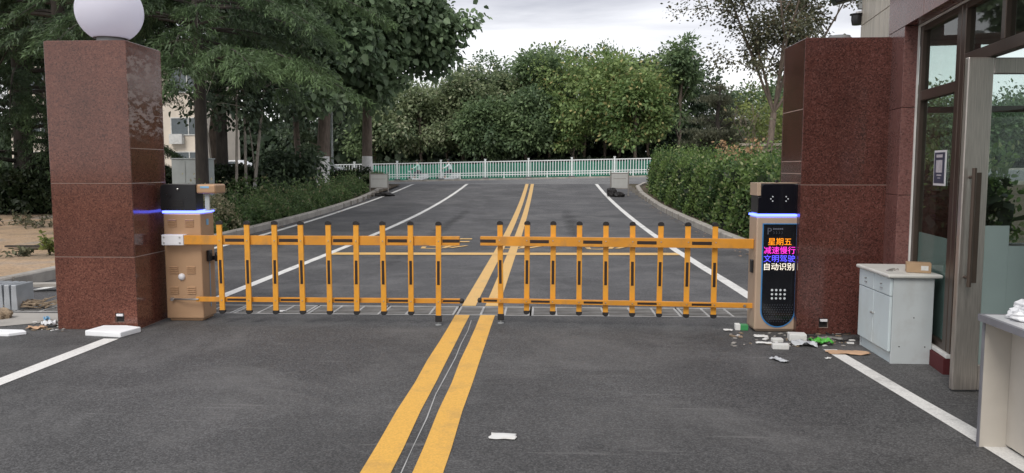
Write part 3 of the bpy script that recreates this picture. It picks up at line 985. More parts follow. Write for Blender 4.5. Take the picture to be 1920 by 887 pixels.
# yellow road lettering worn to strokes, beyond the boom (lies flat)
def strokes(cx, seed):
    r = random.Random(seed)
    b = MB()
    def st(pts, w, lift):
        P = [Vector((cx + x, 14.25 + y)) for x, y in pts]
        vs, fs = [], []
        for i, p in enumerate(P):
            d = (P[min(i + 1, len(P) - 1)] - P[max(i - 1, 0)]).normalized(); nn = Vector((-d.y, d.x)) * w / 2
            for q in (p + nn, p - nn):
                vs.append((q.x, q.y, gz(q.x, q.y) + .004 + lift))
            if i:
                fs.append((2 * i - 2, 2 * i - 1, 2 * i + 1, 2 * i))
        b.add(vs, fs)
    return st, b
for k, cx in enumerate((-1.9, -.45, 1.2)):
    st, b = strokes(cx, k)
    st([(-.38, .35), (-.36, .05), (-.2, .02), (0, .1)], .09, .0)
    st([(-.3, .5), (0, .42), (.2, .5)], .09, .002)
    st([(.02, .08), (.12, .5), (.05, 1.6)], .1, .004)
    st([(.15, .1), (.3, .35), (.42, .5)], .1, .006)
    st([(-.4, 1.2), (.4, 1.25)], .2, .008); st([(-.36, 1.75), (.4, 1.8)], .2, .010); st([(-.25, .8), (-.2, 1.7)], .1, .012)
    struct(b.build('road_lettering', M['pale_yellow']))
# concrete strips by the left gate
def flat_poly(name, pts, m, lift):
    b = MB(); b.add([(x, y, gz(x, y) + lift) for x, y in pts], [tuple(range(len(pts)))])
    return struct(b.build(name, m))
flat_poly('concrete_apron', [(-7.2, 7.0), (-5.15, 7.02), (-4.75, 7.3), (-5.0, 7.7), (-7.2, 7.72)], M['concrete'], .004)

def stain_mat(name, col, amt, scale=4.0):
    m, n, l = newmat(name)
    t = n('ShaderNodeTexCoord')
    mp_ = n('ShaderNodeMapping'); mp_.inputs['Location'].default_value = (-.5, -.5, 0); l(t.outputs['Generated'], mp_.inputs[0])
    ln = n('ShaderNodeVectorMath'); ln.operation = 'LENGTH'; l(mp_.outputs[0], ln.inputs[0])
    ns = n('ShaderNodeTexNoise'); ns.inputs['Scale'].default_value = scale; ns.inputs['Detail'].default_value = 9; ns.inputs['Roughness'].default_value = .7; l(t.outputs['Object'], ns.inputs['Vector'])
    ad = n('ShaderNodeMath'); ad.operation = 'MULTIPLY_ADD'; ad.inputs[1].default_value = .9; l(ns.outputs['Fac'], ad.inputs[0]); l(ln.outputs['Value'], ad.inputs[2])
    mr = n('ShaderNodeMapRange'); mr.inputs['From Min'].default_value = .86; mr.inputs['From Max'].default_value = .5; mr.inputs['To Min'].default_value = 0; mr.inputs['To Max'].default_value = amt
    l(ad.outputs[0], mr.inputs[0])
    b = n('ShaderNodeBsdfPrincipled'); b.inputs['Base Color'].default_value = (*col, 1); b.inputs['Roughness'].default_value = .9
    tr = n('ShaderNodeBsdfTransparent'); ms = n('ShaderNodeMixShader'); l(mr.outputs[0], ms.inputs[0]); l(tr.outputs[0], ms.inputs[1]); l(b.outputs[0], ms.inputs[2])
    out(m, n, l, ms.outputs[0])
    return m
M['dust'] = stain_mat('cement_dust', (.38, .36, .33), .8)
M['dust_faint'] = stain_mat('faint_dust', (.3, .29, .275), .45, 2.0)
for x0_, x1_, y0_, y1_, mm_ in ((-3.5, -2.3, 7.2, 7.78, 'dust'), (-4.7, -3.4, 6.4, 7.0, 'dust_faint'), (1.3, 2.2, 6.75, 7.5, 'dust'), (-3.2, -1.2, 4.6, 6.4, 'dust_faint'), (.2, 2.0, 8.4, 11, 'dust_faint'), (-3.4, -1.2, 9, 12.5, 'dust_faint'), (1.9, 3.4, 14, 18, 'dust_faint'), (-6.0, -4.2, 6.2, 7.4, 'dust'), (1.2, 2.6, 5.9, 6.9, 'dust_faint'), (-2.0, -.9, 3.2, 4.6, 'dust_faint')):
    struct(sheet('dust_stain', (x0_, x1_, y0_, y1_), M[mm_], .0065, 8))

M['drag'] = stain_mat('tyre_film', (.03, .03, .032), .35, 1.2)
for pts_, w_, m_ in (([(-2.35, 2.6), (-2.3, 5), (-2.25, 7.6)], .34, 'drag'), ([(-1.45, 2.6), (-1.5, 5), (-1.55, 7.6)], .3, 'drag'), ([(.35, 2.6), (.3, 5), (.25, 7.6)], .34, 'drag'), ([(1.45, 2.6), (1.4, 5), (1.35, 7.6)], .3, 'drag'),
                     ([(-2.5, 8.4), (-2.45, 20), (-2.4, 34)], .4, 'drag'), ([(.6, 8.4), (.7, 20), (.8, 34)], .4, 'drag'), ([(-1.9, 4.0), (-2.15, 5.6), (-2.4, 7.0)], .06, 'dust_faint'), ([(-3.4, 3.6), (-2.6, 4.4), (-2.0, 4.6)], .05, 'dust_faint')):
    struct(ribbon('tyre_mark', pts_, w_, M[m_], .0055, .01))

# ================================================================== DRAIN GRATES
def grate_meshes(w, d=.50):
    f, bars = MB(), MB()
    t = .022
    f.box(0, w, 0, .02, -.04, 0); f.box(0, w, d - .02, d, -.04, 0)
    for i in range(4):
        x = (w - t) * i / 3
        f.box(x, x + t, .021, d - .021, -.041, -.001)
    for c in range(3):
        x0 = (w - t) * c / 3 + t + .001; x1 = (w - t) * (c + 1) / 3 - .001
        k = 6
        for j in range(k):
            y = .045 + (d - .09) * j / (k - 1)
            bars.box(x0, x1, y - .015, y + .015, -.036, -.004)
    return f.mesh('frame', M['grate_frame']), bars.mesh('bars', M['steel_grate'])
M['grate_frame'] = mat('grate_frame', (.42, .415, .4), .75, .1, var=.25, scale=5, dirt=(.13, .125, .12), dirt_scale=4)
M['steel_grate'] = mat('grate_steel', (.26, .255, .245), .7, .4, var=.25, scale=5, dirt=(.3, .28, .25), dirt_scale=3)
fm, bm_ = grate_meshes(.755)
seen = ['second drain grate from the tan cabinet', 'third drain grate from the tan cabinet', 'grate left of the yellow lines under the boom', 'drain grate crossed by the double yellow lines', 'grate just right of the yellow lines under the boom', 'third drain grate from the display kiosk', 'second drain grate from the display kiosk', 'drain grate nearest the display kiosk']
gi = 0
for k in range(14):
    x = -7.1 + k * .775
    r = empty('drain_grate', (x, 7.79, .001), '', 'grate', 'drain grates across the road')
    link('frame', fm, r); link('bars', bm_, r)
    r['label'] = {0: 'far left drain grate beside the bundle of metal strips', 1: 'drain grate under the heap of dry brushwood', 2: 'drain grate between the brushwood and the red pillar', 3: 'drain grate ending behind the left red granite pillar', 4: 'drain grate hidden behind the tan barrier cabinet', 5: 'first drain grate right of the tan cabinet, under the left boom'}.get(k, 'drain grate number %d' % k)
    if k >= 6:
        r['label'] = ['second drain grate right of the tan cabinet, with a scrap of paper', 'drain grate under the middle of the left boom, left of the last pair', 'drain grate crossed by the double yellow lines', 'drain grate just right of the double yellow lines', 'drain grate under the middle of the right boom', 'drain grate under the right boom, third from the display kiosk', 'drain grate next to last before the display kiosk', 'drain grate at the foot of the display kiosk'][k - 6]

# ================================================================== GATE PILLARS
def slab_pillar(root, w, d, h, joints_front, joints_side, matl, hole=None):
    """granite slabs 30 mm thick round a mortar core; origin at the front left bottom corner"""
    t = .01
    core = MB(); core.box(.0025, w - .0025, .03 if hole else .0025, d - .0025, 0, h - .012)
    if hole:
        hx, hz, hs = hole
        for q in ((.0025, hx, 0, h - .012), (hx + hs, w - .0025, 0, h - .012), (hx, hx + hs, 0, hz), (hx, hx + hs, hz + hs, h - .012)):
            core.box(q[0], q[1], .0025, .03, q[2], q[3])
    core.build('mortar_core', M['grout'], root)
    g = .004
    s = MB()
    zs = [0] + joints_front + [h]
    for i in range(len(zs) - 1):
        z0, z1 = zs[i] + g / 2, zs[i + 1] - g / 2
        if hole and z0 < hole[1] < z1:
            hx, hz, hs = hole
            vv = [(x, y, z) for y in (0, t) for x, z in ((0, z0), (w, z0), (w, z1), (0, z1), (hx, hz), (hx + hs, hz), (hx + hs, hz + hs), (hx, hz + hs))]
            ff = []
            for k in range(4):
                k2 = (k + 1) % 4
                ff += [(k, k2, 4 + k2, 4 + k), (8 + k2, 8 + k, 12 + k, 12 + k2), (k2, k, 8 + k, 8 + k2), (4 + k, 4 + k2, 12 + k2, 12 + k)]
            s.add(vv, ff)
        else:
            s.box(0, w, 0, t, z0, z1)
        s.box(0, w, d - t, d, z0, z1)
    zs = [0] + joints_side + [h]
    for i in range(len(zs) - 1):
        z0, z1 = zs[i] + g / 2, zs[i + 1] - g / 2
        for x0, x1 in ((0.0015, t), (w - t, w - .0015)):
            s.box(x0, x1, t + g * .6, d - t - g * .6, z0, z1)
    s.box(.012, w - .012, .012, d - .012, h - .0115, h + .004)
    o = s.build('granite_cladding', matl, root, bevel=.0025, seg=1)
    if hole:
        hx, hz, hs = hole
        q = MB(); q.box(hx + .001, hx + hs - .001, 0.0285, .0295, hz - .004, hz + hs + .004)  # black plate: the hole's shade put into its back colour
        q.build('recess_shade_plate', M['black_rough'], root)
        q = MB(); q.box(hx + .012, hx + hs - .01, -.006, .018, hz + hs - .028, hz + hs - .006)
        q.build('junction_box', M['white_metal'], root, rot=None, bevel=.003)
    return o

pl = empty('gate_pillar', (-4.53, 6.94, 0), 'speckled red granite gate pillar carrying a white globe lamp, mineral bloom on its side', 'pillar', 'red granite gate pillars')
slab_pillar(pl, .76, .64, 2.645, [.68, 1.36], [.68, 1.36, 1.68, 2.0], M['granite'], (.55, .07, .085))
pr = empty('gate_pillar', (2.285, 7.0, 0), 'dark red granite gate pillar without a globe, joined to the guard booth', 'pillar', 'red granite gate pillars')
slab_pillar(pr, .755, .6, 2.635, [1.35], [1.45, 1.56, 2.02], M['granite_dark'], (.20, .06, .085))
b = MB(); b.lathe([(.105, 0), (.105, .03), (.095, .034), (.095, .045)], (.38, .25, 2.643), 28)
b.build('lamp_base', M['cap_grey'], pr, smooth=True)
# globe lamp
gp = D(204, 17, 7.2)
lamp = empty('globe_lamp', (-4.03 - .02, 7.2, 2.653), 'large white opal globe lamp on top of the left granite pillar', 'lamp')
gl_ = []
R_, zc_ = .292, .30
for i in range(25):
    a = -math.pi / 2 + .55 + (math.pi - .55) * i / 24
    gl_.append((max(.002, R_ * math.cos(a)), zc_ + R_ * math.sin(a)))
b = MB(); b.lathe(gl_, (0, 0, 0), 48); b.build('globe', M['globe'], lamp, smooth=True)
b = MB(); b.lathe([(.135, 0), (.135, .02), (.12, .024), (.12, .05), (.15, .052), (.15, .062)], (0, 0, 0), 40)
b.build('collar', M['cap_grey'], lamp, smooth=True)

# ================================================================== BARRIER BOOMS
def picket_mesh(L_, w=.05, d=.022):
    b = MB()
    b.box(-w / 2, w / 2, -d / 2, d / 2, 0, L_, 0)
    b.box(-.0135, .0135, -d / 2 - .0015, -d / 2 + .002, .29 + (L_ - .86), .52 + (L_ - .86), 1)
    return b.mesh('picket', [M['orange'], M['sticker']])


def cap_mesh():
    b = MB()
    prof = [(-.029, 0), (.029, 0), (.029, .014)] + [(.029 * math.cos(a), .014 + .022 * math.sin(a)) for a in [math.pi * k / 8 for k in range(1, 8)]] + [(-.029, .014)]
    b.prism(prof, -.016, .016, 'y')
    return b.mesh('end_cap', M['black_rough'])


PICK, PICKL, CAP = picket_mesh(.83), picket_mesh(.875), cap_mesh()


def rail_mesh(name, L_, h, d, cells, cut, mats, sticker_h):
    """hollow-looking rail along +x with dark tape patches on its face"""
    b = MB()
    b.box(0, L_, -d / 2, d / 2, -h / 2, h / 2, 0)
    for x0, x1 in cells:
        b.box(x0, x1, -d / 2 - .0016, -d / 2 + .002, -sticker_h / 2, sticker_h / 2, 1)
    return b.mesh(name, mats)


def boom(root, xs, x_tip, x_root, yaw_fn, rail_z, low_z, picket_front, low_root):
    """xs: picket x in root space; yaw_fn(x)->y"""
    return None


# ---- left barrier gate
bl = empty('barrier_gate', (-3.70, 7.36, 0), 'tan barrier gate with black hood by the left pillar and its lowered orange fence boom', 'barrier', 'lowered boom barriers')
b = MB(); b.box(0, .37, 0, .30, .025, 1.06); b.box(.02, .35, .02, .28, 0, .03)
b.build('cabinet', M['tan'], bl, bevel=.012)
b = MB()
for z in (.93, .47, .27):
    for x in (.045, .215):
        for k in range(4):
            b.add([(x, -.001, z + k * .02), (x + .085, -.001, z + k * .02), (x + .085, -.011, z + k * .02 + .004), (x, -.011, z + k * .02 + .004), (x + .085, -.001, z + k * .02 + .012), (x, -.001, z + k * .02 + .012)], [(0, 1, 2, 3), (3, 2, 4, 5)] )
b.split('louvre', M['tan'], bl)
b = MB(); b.lathe([(.034, 0), (.034, .012), (.024, .024), (.01, .03)], (0, 0, 0), 20)
b.build('lock_cover', M['white_metal'], bl, smooth=True, loc=(.165, 0, .44), rot=(rad(90), 0, 0))
b = MB(); b.box(-.006, .376, -.006, .306, 1.063, 1.085)
b.build('light_strip', M['led_blue'], bl, bevel=.004)
# hood: black face, tan visor on a grey bracket
b = MB()
pr_ = [(-.015, 1.088), (.335, 1.088), (.335, 1.345), (.02, 1.345), (-.005, 1.335), (-.015, 1.31)]
b.prism(pr_, -.01, .16, 'y')
b.build('hood', M['black'], bl, bevel=.006)
b = MB()
for z in (1.13, 1.155, 1.18):
    b.box(.1, .21, -.016, -.0105, z, z + .012)
b.split('hood_louvre', M['black_rough'], bl)
b = MB(); b.lathe([(.011, 0), (.011, .01), (.006, .014)], (0, 0, 0), 14)
hl = b.build('hood_lock', M['steel'], bl, smooth=True, loc=(.16, -.0105, 1.295), rot=(rad(90), 0, 0))
b = MB(); b.box(.337, .525, -.005, .25, 1.252, 1.343); b.build('visor', M['tan'], bl, bevel=.018, seg=3)
b = MB(); b.box(.40, .445, .04, .06, 1.087, 1.25); b.box(.40, .445, .06, .2, 1.087, 1.10); b.build('visor_bracket', M['box_grey'], bl, bevel=.003)
b = MB(); b.box(.38, .465, -.0075, -.0055, 1.305, 1.325)
b.build('protective_film', M['blue_film'], bl)
b = MB(); b.box(.372, .3735, .16, .172, .12, .62); b.box(.372, .3735, .12, .17, .94, 1.0)
b.split('film_strip', M['blue_film'], bl)
b = MB(); b.box(.372, .40, .1, .175, .58, .69); b.box(.378, .404, .115, .16, .6, .67, 0); b.build('sensor', M['black'], bl, bevel=.006)
b = MB(); b.add([(.41, .2, .57), (.47, .2, .57), (.41, .2, .66), (.41, .28, .57), (.47, .28, .57), (.41, .28, .66)], [(0, 1, 2), (5, 4, 3), (0, 3, 4, 1), (1, 4, 5, 2), (2, 5, 3, 0)])
b.box(.371, .411, .22, .26, .58, .62)
b.build('side_horn', M['black_rough'], bl)
# boom (root space: x from the cabinet's left edge, y negative towards the viewer)
by = -.06
rl = 2.90 - .22
b = MB(); b.box(.02, .235, by - .032, -.001, .757, .86); b.build('boom_clamp', M['white_metal'], bl, bevel=.006)
b = MB()
for x in (.045, .2):
    for z in (.782, .835):
        b.lathe([(.008, 0), (.007, .005)], (x, -.033 + by, z), 10)
bo = MB()
for x in (.045, .2):
    for z in (.782, .835):
        bo.tube([(x, by - .031, z), (x, by - .038, z)], .008, 10)
bo.split('clamp_bolt', M['steel'], bl)
rb = empty  # (kept for symmetry)
lx = [-3.101 + .2622 * i + 3.70 for i in range(9)]
cells = []
for i in (0, 2, 4, 6):
    cells.append((lx[i] + .04 - .235, lx[i + 1] - .035 - .235))
cells.append((lx[8] + .04 - .235, 2.9 - .235))
me = rail_mesh('boom_rail', 2.9 - .235, .087, .045, cells, 0, [M['orange_side'], M['sticker']], .032)
o = link('boom_rail', me, bl, (.235, by, .809)); bv(o, .004, 1)
me = rail_mesh('lower_rail', 2.9 - .33, .045, .03, [(a + .235 - .33, c + .235 - .33) for a, c in cells], 0, [M['orange_side'], M['sticker']], .022)
o = link('lower_rail', me, bl, (.33, by, .231)); bv(o, .003, 1)
b = MB(); b.lathe([(.004, 0), (.02, .006), (.026, .02), (.022, .036), (.006, .044)], (0, 0, 0), 14)
b.build('rail_knob', M['black_rough'], bl, smooth=True, loc=(2.895, by, .231), rot=(0, rad(90), 0))
b = MB(); b.tube([(.07, -.012, .222), (.2, by, .228), (.36, by - .018, .232)], .009, 8); b.tube([(.07, -.001, .222), (.07, -.03, .222)], .018, 10)
b.build('tie_rod', M['steel'], bl, smooth=True)
for i, x in enumerate(lx):
    last = i == 8
    z0 = .085 if last else .132
    p = link('picket', PICKL if last else PICK, bl, (x, by - .036, z0), (0, rad(((i * 37) % 11 - 5) * .09), 0)); bv(p, .003, 1)
    ztop = z0 + (.875 if last else .83)
    link('end_cap', CAP, p, (0, 0, ztop - z0))
    if last:
        q = MB(); q.box(-.03, .03, -.017, .017, -.05, .012); q.build('foot_sleeve', M['black_rough'], p, bevel=.003)
        q = MB(); q.tube([(0, 0, -.075), (0, 0, -.048)], .007, 8); q.lathe([(.03, 0), (.03, .008), (.012, .014)], (0, 0, -.0845), 16)
        q.build('foot', M['cap_grey'], p, smooth=True)
    else:
        link('end_cap', CAP, p, (0, 0, 0), (0, rad(180), 0))
    q = MB(); q.tube([(0, -.011, .809 - z0), (0, -.0155, .809 - z0)], .006, 8); q.tube([(0, -.011, .231 - z0), (0, -.0155, .231 - z0)], .006, 8)
    q.split('bolt', M['steel'], p)

# ---- right barrier gate with display
kr = rad(.5)
br = empty('barrier_gate', (1.928, 7.08, 0), 'tan barrier kiosk with lit display by the right pillar and its lowered orange fence boom', 'barrier', 'lowered boom barriers', kr)
BW_, BD_ = .388, .25
b = MB(); b.box(0, BW_, 0, BD_, .02, 1.06); b.box(.02, BW_ - .02, .02, BD_ - .02, 0, .03)
b.build('cabinet', M['tan_pale'], br, bevel=.014, seg=3)
b = MB(); b.box(-.006, BW_ + .006, -.006, BD_ + .006, 1.063, 1.082); b.build('light_strip', M['led_blue'], br, bevel=.004)
b = MB()
b.prism([(.006, 1.085), (.39, 1.085), (.394, 1.345), (.38, 1.36), (.02, 1.36), (.006, 1.345)], .012, .235, 'y')
b.build('hood', M['black'], br, bevel=.01)
b = MB(); b.box(-.004, .03, -.001, .238, 1.25, 1.366); b.box(.031, .37, .02, .238, 1.3605, 1.366)
b.build('hood_trim', M['tan_pale'], br, bevel=.006)
b = MB()
b.prism([(.006, 1.088), (.384, 1.088), (.39, 1.342), (.378, 1.356), (.05, 1.356), (.034, 1.342), (.031, 1.24), (.006, 1.235)], -.004, .011, 'y')
b.build('hood_glass', M['black_gloss'], br, bevel=.004)
b = MB(); b.box(.19, .215, .1, .13, 1.362, 1.39); b.build('antenna_stub', M['black'], br, bevel=.003)
b = MB()
for cx, sg in ((.135, -1), (.255, 1)):
    for dx_, dz_ in ((0, .02), (.017 * sg, 0), (0, -.02)):
        b.tube([(cx + dx_, -.0035, 1.222 + dz_), (cx + dx_, -.008, 1.222 + dz_)], .0062, 10)
b.split('infrared_lamp', M['dot_white'], br)
b = MB(); b.tube([(.195, -.0035, 1.222), (.195, -.009, 1.222)], .033, 24); b.build('camera_lens', M['black_gloss'], br, smooth=True)
# display: blue trim, dark panel with rounded foot
def stadium(x0, x1, z0, z1, n=18):
    r = (x1 - x0) / 2; cx = (x0 + x1) / 2
    return [(x0, z1), (x0, z0 + r)] + [(cx - r * math.cos(math.pi * k / n), z0 + r - r * math.sin(math.pi * k / n)) for k in range(1, n)] + [(x1, z0 + r), (x1, z1)]
pz0, pz1 = .045, 1.0
b = MB(); b.prism(stadium(.052, .366, pz0 - .0, pz1)[::-1], -.006, .004, 'y'); b.build('display_trim', M['blue_trim'], br)
b = MB(); b.prism(stadium(.062, .356, pz0 + .012, pz1 - .008)[::-1], -.0095, -.0055, 'y'); dp = b.build('display_panel', M['panel'], br)
b = MB()
for r in range(8):
    for c in range(12):
        x = .083 + c * .0226 + (r % 2) * .008; z = .1 + r * .022
        if (x - .209) ** 2 + (min(0, z - .2)) ** 2 < .135 ** 2:
            b.box(x - .0035, x + .0035, -.0105, -.0094, z - .0035, z + .0035)
b.build('perforations', M['panel_dot'], dp)
b = MB()
for r in range(3):
    for c in range(4):
        b.tube([(.152 + c * .038, -.0094, .315 + r * .038), (.152 + c * .038, -.0112, .315 + r * .038)], .0105, 12)
b.split('speaker_hole', M['dot_white'], dp)


def text_mesh(name, s, size, m, parent, x, z, y, spacing=1.0, bold=0.0, ext=.0006, align='CENTER', sx=1.0):
    cu = bpy.data.curves.new(name, 'FONT')
    cu.body = s; cu.size = size; cu.align_x = align; cu.align_y = 'CENTER'; cu.extrude = ext; cu.offset = bold; cu.space_character = spacing
    tmp = bpy.data.objects.new('tmp_text', cu)
    COL.objects.link(tmp)
    dg = bpy.context.evaluated_depsgraph_get()
    me = bpy.data.meshes.new_from_object(tmp.evaluated_get(dg))
    bpy.data.objects.remove(tmp)
    bpy.data.curves.remove(cu)
    me.materials.clear(); me.materials.append(m)
    # normalise width and centre on x
    co = [v.co.copy() for v in me.vertices]
    if co:
        x0, x1 = min(q.x for q in co), max(q.x for q in co); y0, y1 = min(q.y for q in co), max(q.y for q in co)
        for v in me.vertices:
            v.co.x = (v.co.x - (x0 + x1) / 2) * sx; v.co.y -= (y0 + y1) / 2
    return link(name, me, parent, (x, y, z), (rad(90), 0, 0))


CX = .209
for s, z, col, st in (('星期五', .835, (1, .3, .015), 1.25), ('减速慢行', .757, (1, .05, .65), 1.2), ('文明驾驶', .681, (.12, .1, 1), 1.3), ('自动识别', .607, (1, .9, .75), 1.1)):
    o = text_mesh('led_text', s, .072, emit('led_' + s, col, st), dp, CX, z, -.0108, 1.0, .0)
    o['label'] = {'星期五': 'orange LED characters 星期五', '减速慢行': 'pink LED characters 减速慢行', '文明驾驶': 'blue LED characters 文明驾驶', '自动识别': 'white LED characters 自动识别'}[s]
text_mesh('printed_letter', 'P', .085, M['panel_print'], dp, .115, .93, -.0100)
text_mesh('printed_arrows', '〉〉〉〉', .03, M['panel_print'], dp, .19, .917, -.0100, .62)
b = MB()
for k in range(5):
    b.box(.145 + k * .019, .159 + k * .019, -.0101, -.0096, .943, .957); b.box(.149 + k * .019, .155 + k * .019, -.0105, -.0102, .946, .954)
b.split('printed_mark', M['panel_print'], dp)
b = MB()
for z in (.30, .74, .92):
    b.tube([(BW_ + .002, .03, z - .02), (BW_ + .002, .03, z + .02)], .009, 8)
b.box(BW_ + .001, BW_ + .012, .02, .06, .885, .9)
b.split('hinge', M['steel'], br)
b = MB(); b.box(-.022, -.001, .06, .12, .54, .66); b.build('side_lock', M['black'], br, bevel=.006)
# right boom: its frame runs from the kiosk to the tip by the yellow lines
p_tip = Vector((-.605, 7.35, 0)); p_root = Vector((1.925, 7.165, 0))
tip_l = Matrix.Rotation(-kr, 3, 'Z') @ (p_tip - Vector((1.928, 7.08, 0)))
root_l = Matrix.Rotation(-kr, 3, 'Z') @ (p_root - Vector((1.928, 7.08, 0)))
bd = (root_l - tip_l); BL = bd.length; bd.normalize()
ba = math.atan2(bd.y, bd.x)
def boom_pt(u, off, z):     # u metres from the tip; off towards the viewer negative
    n_ = Vector((-bd.y, bd.x, 0))
    return tip_l + bd * u + n_ * off + Vector((0, 0, z))
cells = [(0, .115)] + [(.455 - .17 + i * .5025 + 0, .455 + i * .5025) for i in range(0, 4)]
ux = [.19 + .2508 * i for i in range(9)]
cells = [(.0, .15)] + [(ux[i] + .035, ux[i + 1] - .035) for i in (1, 3, 5, 7)]
me = rail_mesh('boom_rail', BL, .087, .045, cells, 0, [M['orange_side'], M['sticker']], .032)
o = link('boom_rail', me, br, boom_pt(0, 0, .806), (0, 0, ba)); bv(o, .004, 1)
me = rail_mesh('lower_rail', BL, .045, .03, [(.02, .15)] + cells[1:], 0, [M['orange_side'], M['sticker']], .022)
o = link('lower_rail', me, br, boom_pt(.01, 0, .231), (0, 0, ba)); bv(o, .003, 1)
b = MB(); b.lathe([(.004, 0), (.02, .006), (.026, .02), (.022, .036), (.006, .044)], (0, 0, 0), 14)
o = b.build('rail_knob', M['black_rough'], br, smooth=True, loc=boom_pt(.012, 0, .231), rot=(0, rad(-90), ba))
b = MB(); q0 = boom_pt(BL - .07, -.02, .231); b.tube([q0, q0 + Vector((0, -.02, 0))], .012, 10); b.build('pivot_bolt', M['steel'], br)
for i, u in enumerate(ux):
    last = i == 0
    z0 = .085 if last else .132
    p = link('picket', PICKL if last else PICK, br, boom_pt(u, .036, z0), (0, rad(((i * 53) % 11 - 5) * .09), ba)); bv(p, .003, 1)
    link('end_cap', CAP, p, (0, 0, .875 if last else .83))
    if last:
        q = MB(); q.box(-.03, .03, -.017, .017, -.05, .012); q.build('foot_sleeve', M['black_rough'], p, bevel=.003)
        q = MB(); q.tube([(0, 0, -.075), (0, 0, -.048)], .007, 8); q.lathe([(.03, 0), (.03, .008), (.012, .014)], (0, 0, -.0845), 16)
        q.build('foot', M['cap_grey'], p, smooth=True)
    else:
        link('end_cap', CAP, p, (0, 0, 0), (0, rad(180), 0))
    q = MB(); q.tube([(0, -.058, .815 - z0), (0, -.063, .815 - z0)], .006, 8); q.tube([(0, -.05, .231 - z0), (0, -.056, .231 - z0)], .006, 8)
    q.split('bolt', M['steel'], p)

# ================================================================== GUARD BOOTH
FA = math.atan(.15)
booth = empty('guard_booth', (2.88, 6.0, 0), 'red granite guard booth with tall glazing and an open steel framed glass door', 'guard booth', None, -FA)
MBW = Matrix.Translation((2.88, 6.0, 0)) @ Matrix.Rotation(-FA, 4, 'Z')
OP1, OP0 = .66, -4.6          # opening in the street wall along s
ZL = 2.67
# granite: pilaster, fascia over the opening, reveal
b = MB()
for z0, z1 in ((0, .62), (.624, 1.27), (1.274, 2.0), (2.004, 2.668)):
    b.box(0, .11, OP1, 1.13, z0, z1)
for s0, s1 in ((-4.6, -3.0), (-2.996, -1.4), (-1.396, .2), (.204, 1.13)):
    b.box(0, .11, s0, s1, 2.672, 3.3)
    b.box(.0, .4, s0, s1, 3.304, 3.62)
b.build('granite_wall', M['granite_wall'], booth, bevel=.002, seg=1)
# beige tiled end
b = MB()
for zi, (z0, z1) in enumerate(((0, 1.3), (1.306, 2.1), (2.106, 2.935), (2.941, 3.6))):
    for k in range(11):
        s0 = 1.135 + k * .0975
        b.box(.012, .10, s0, s0 + .094, z0, z1)
b.build('tile_wall', M['tile'], booth, bevel=.002, seg=1)
b = MB(); b.box(.02, .11, 1.132, 2.2, 0, 3.6); b.build('tile_backing', M['tile_joint'], booth)
# sealant bead and window frames
b = MB()
b.box(.103, .116, OP1 - .018, OP1 - .001, .12, ZL - .002); b.box(.103, .116, OP0, OP1 - .019, ZL - .016, ZL - .002)
b.build('sealant', M['seal'], booth)
b = MB()
b.box(.118, .18, OP1 - .07, OP1 - .012, .15, ZL - .012)
b.box(.118, .18, -.255, -.175, .15, ZL - .012); b.box(.118, .18, -.335, -.265, .15, ZL - .012)
b.box(.12, .182, -.176, OP1 - .07, 2.05, 2.13); b.box(.12, .182, -.176, OP1 - .07, .15, .2); b.box(.12, .182, -.176, OP1 - .07, ZL - .06, ZL - .012)
b.box(.118, .182, OP0, -.335, 2.22, 2.30); b.box(.118, .182, OP0, -.335, ZL - .06, ZL - .012)
b.box(.119, .181, -2.3, -2.22, .15, 2.22); b.box(.119, .181, -2.3, -2.22, 2.30, ZL - .06)
b.box(.119, .181, -.98, -.92, 2.30, ZL - .06)
b.build('window_frame', M['bronze'], booth, bevel=.004, seg=1)
def pane(name, n0, s0, s1, z0, z1, m=None):
    q = MB(); q.box(n0, n0 + .006, s0, s1, z0, z1)
    return q.build(name, m or M['glass'], booth)
pane('window_pane', .15, -.175, OP1 - .07, .2, 2.05)
pane('window_pane', .15, -.175, OP1 - .07, 2.13, ZL - .06)
pane('window_pane', .15, -.92, -.335, 2.30, ZL - .06); pane('window_pane', .15, -2.22, -.98, 2.30, ZL - .06)
pane('window_pane', .15, OP0, -2.3, .2, 2.22)
pane('frosted_film', .158, -.175, OP1 - .07, .2, .97, M['film'])
b = MB(); b.box(.095, .2, -.34, OP1 - .02, .118, .148); b.build('sill', M['seal'], booth, bevel=.004)
b = MB(); b.box(.08, .2, -.34, OP1 - .02, 0, .116); b.build('red_threshold', M['red'], booth)
# rest of the shell: floor, ceiling, roof, far and end walls with glazing
b = MB(); b.box(.205, 2.7, -4.6, 2.19, 0, .06); b.build('floor', M['concrete'], booth)
b = MB(); b.box(.115, 2.7, -4.6, 2.19, 2.76, 2.8); b.build('ceiling', M['ceiling'], booth)
b = MB(); b.box(-.0, 2.85, -4.7, 2.26, 3.622, 3.72); b.build('roof', M['granite_wall'], booth)
b = MB()
b.box(.115, 2.85, 2.1, 2.2, 2.72, 3.6); b.box(.115, 2.85, 2.1, 2.2, 0, .75); b.box(.115, .3, 2.1, 2.2, .75, 2.72); b.box(2.65, 2.85, 2.1, 2.2, .75, 2.72)
b.box(2.75, 2.85, -4.7, 2.1, 2.72, 3.6); b.box(2.75, 2.85, -4.7, 2.1, 0, .75); b.box(2.75, 2.85, -4.7, -4.2, .75, 2.72)
b.box(.115, 2.85, -4.7, -4.6, 0, 3.6)
b.build('inner_wall', M['interior'], booth)
b = MB()
for n_ in (.3, 1.05, 1.85, 2.6):
    b.box(n_, n_ + .06, 2.12, 2.18, .75, 2.72)
for s_ in (-4.2, -3.0, -1.8, -.6, .6, 1.6):
    b.box(2.77, 2.83, s_, s_ + .06, .75, 2.72)
b.box(.36, 2.6, 2.125, 2.175, 2.05, 2.11); b.box(2.775, 2.825, -4.14, 2.06, 2.05, 2.11)
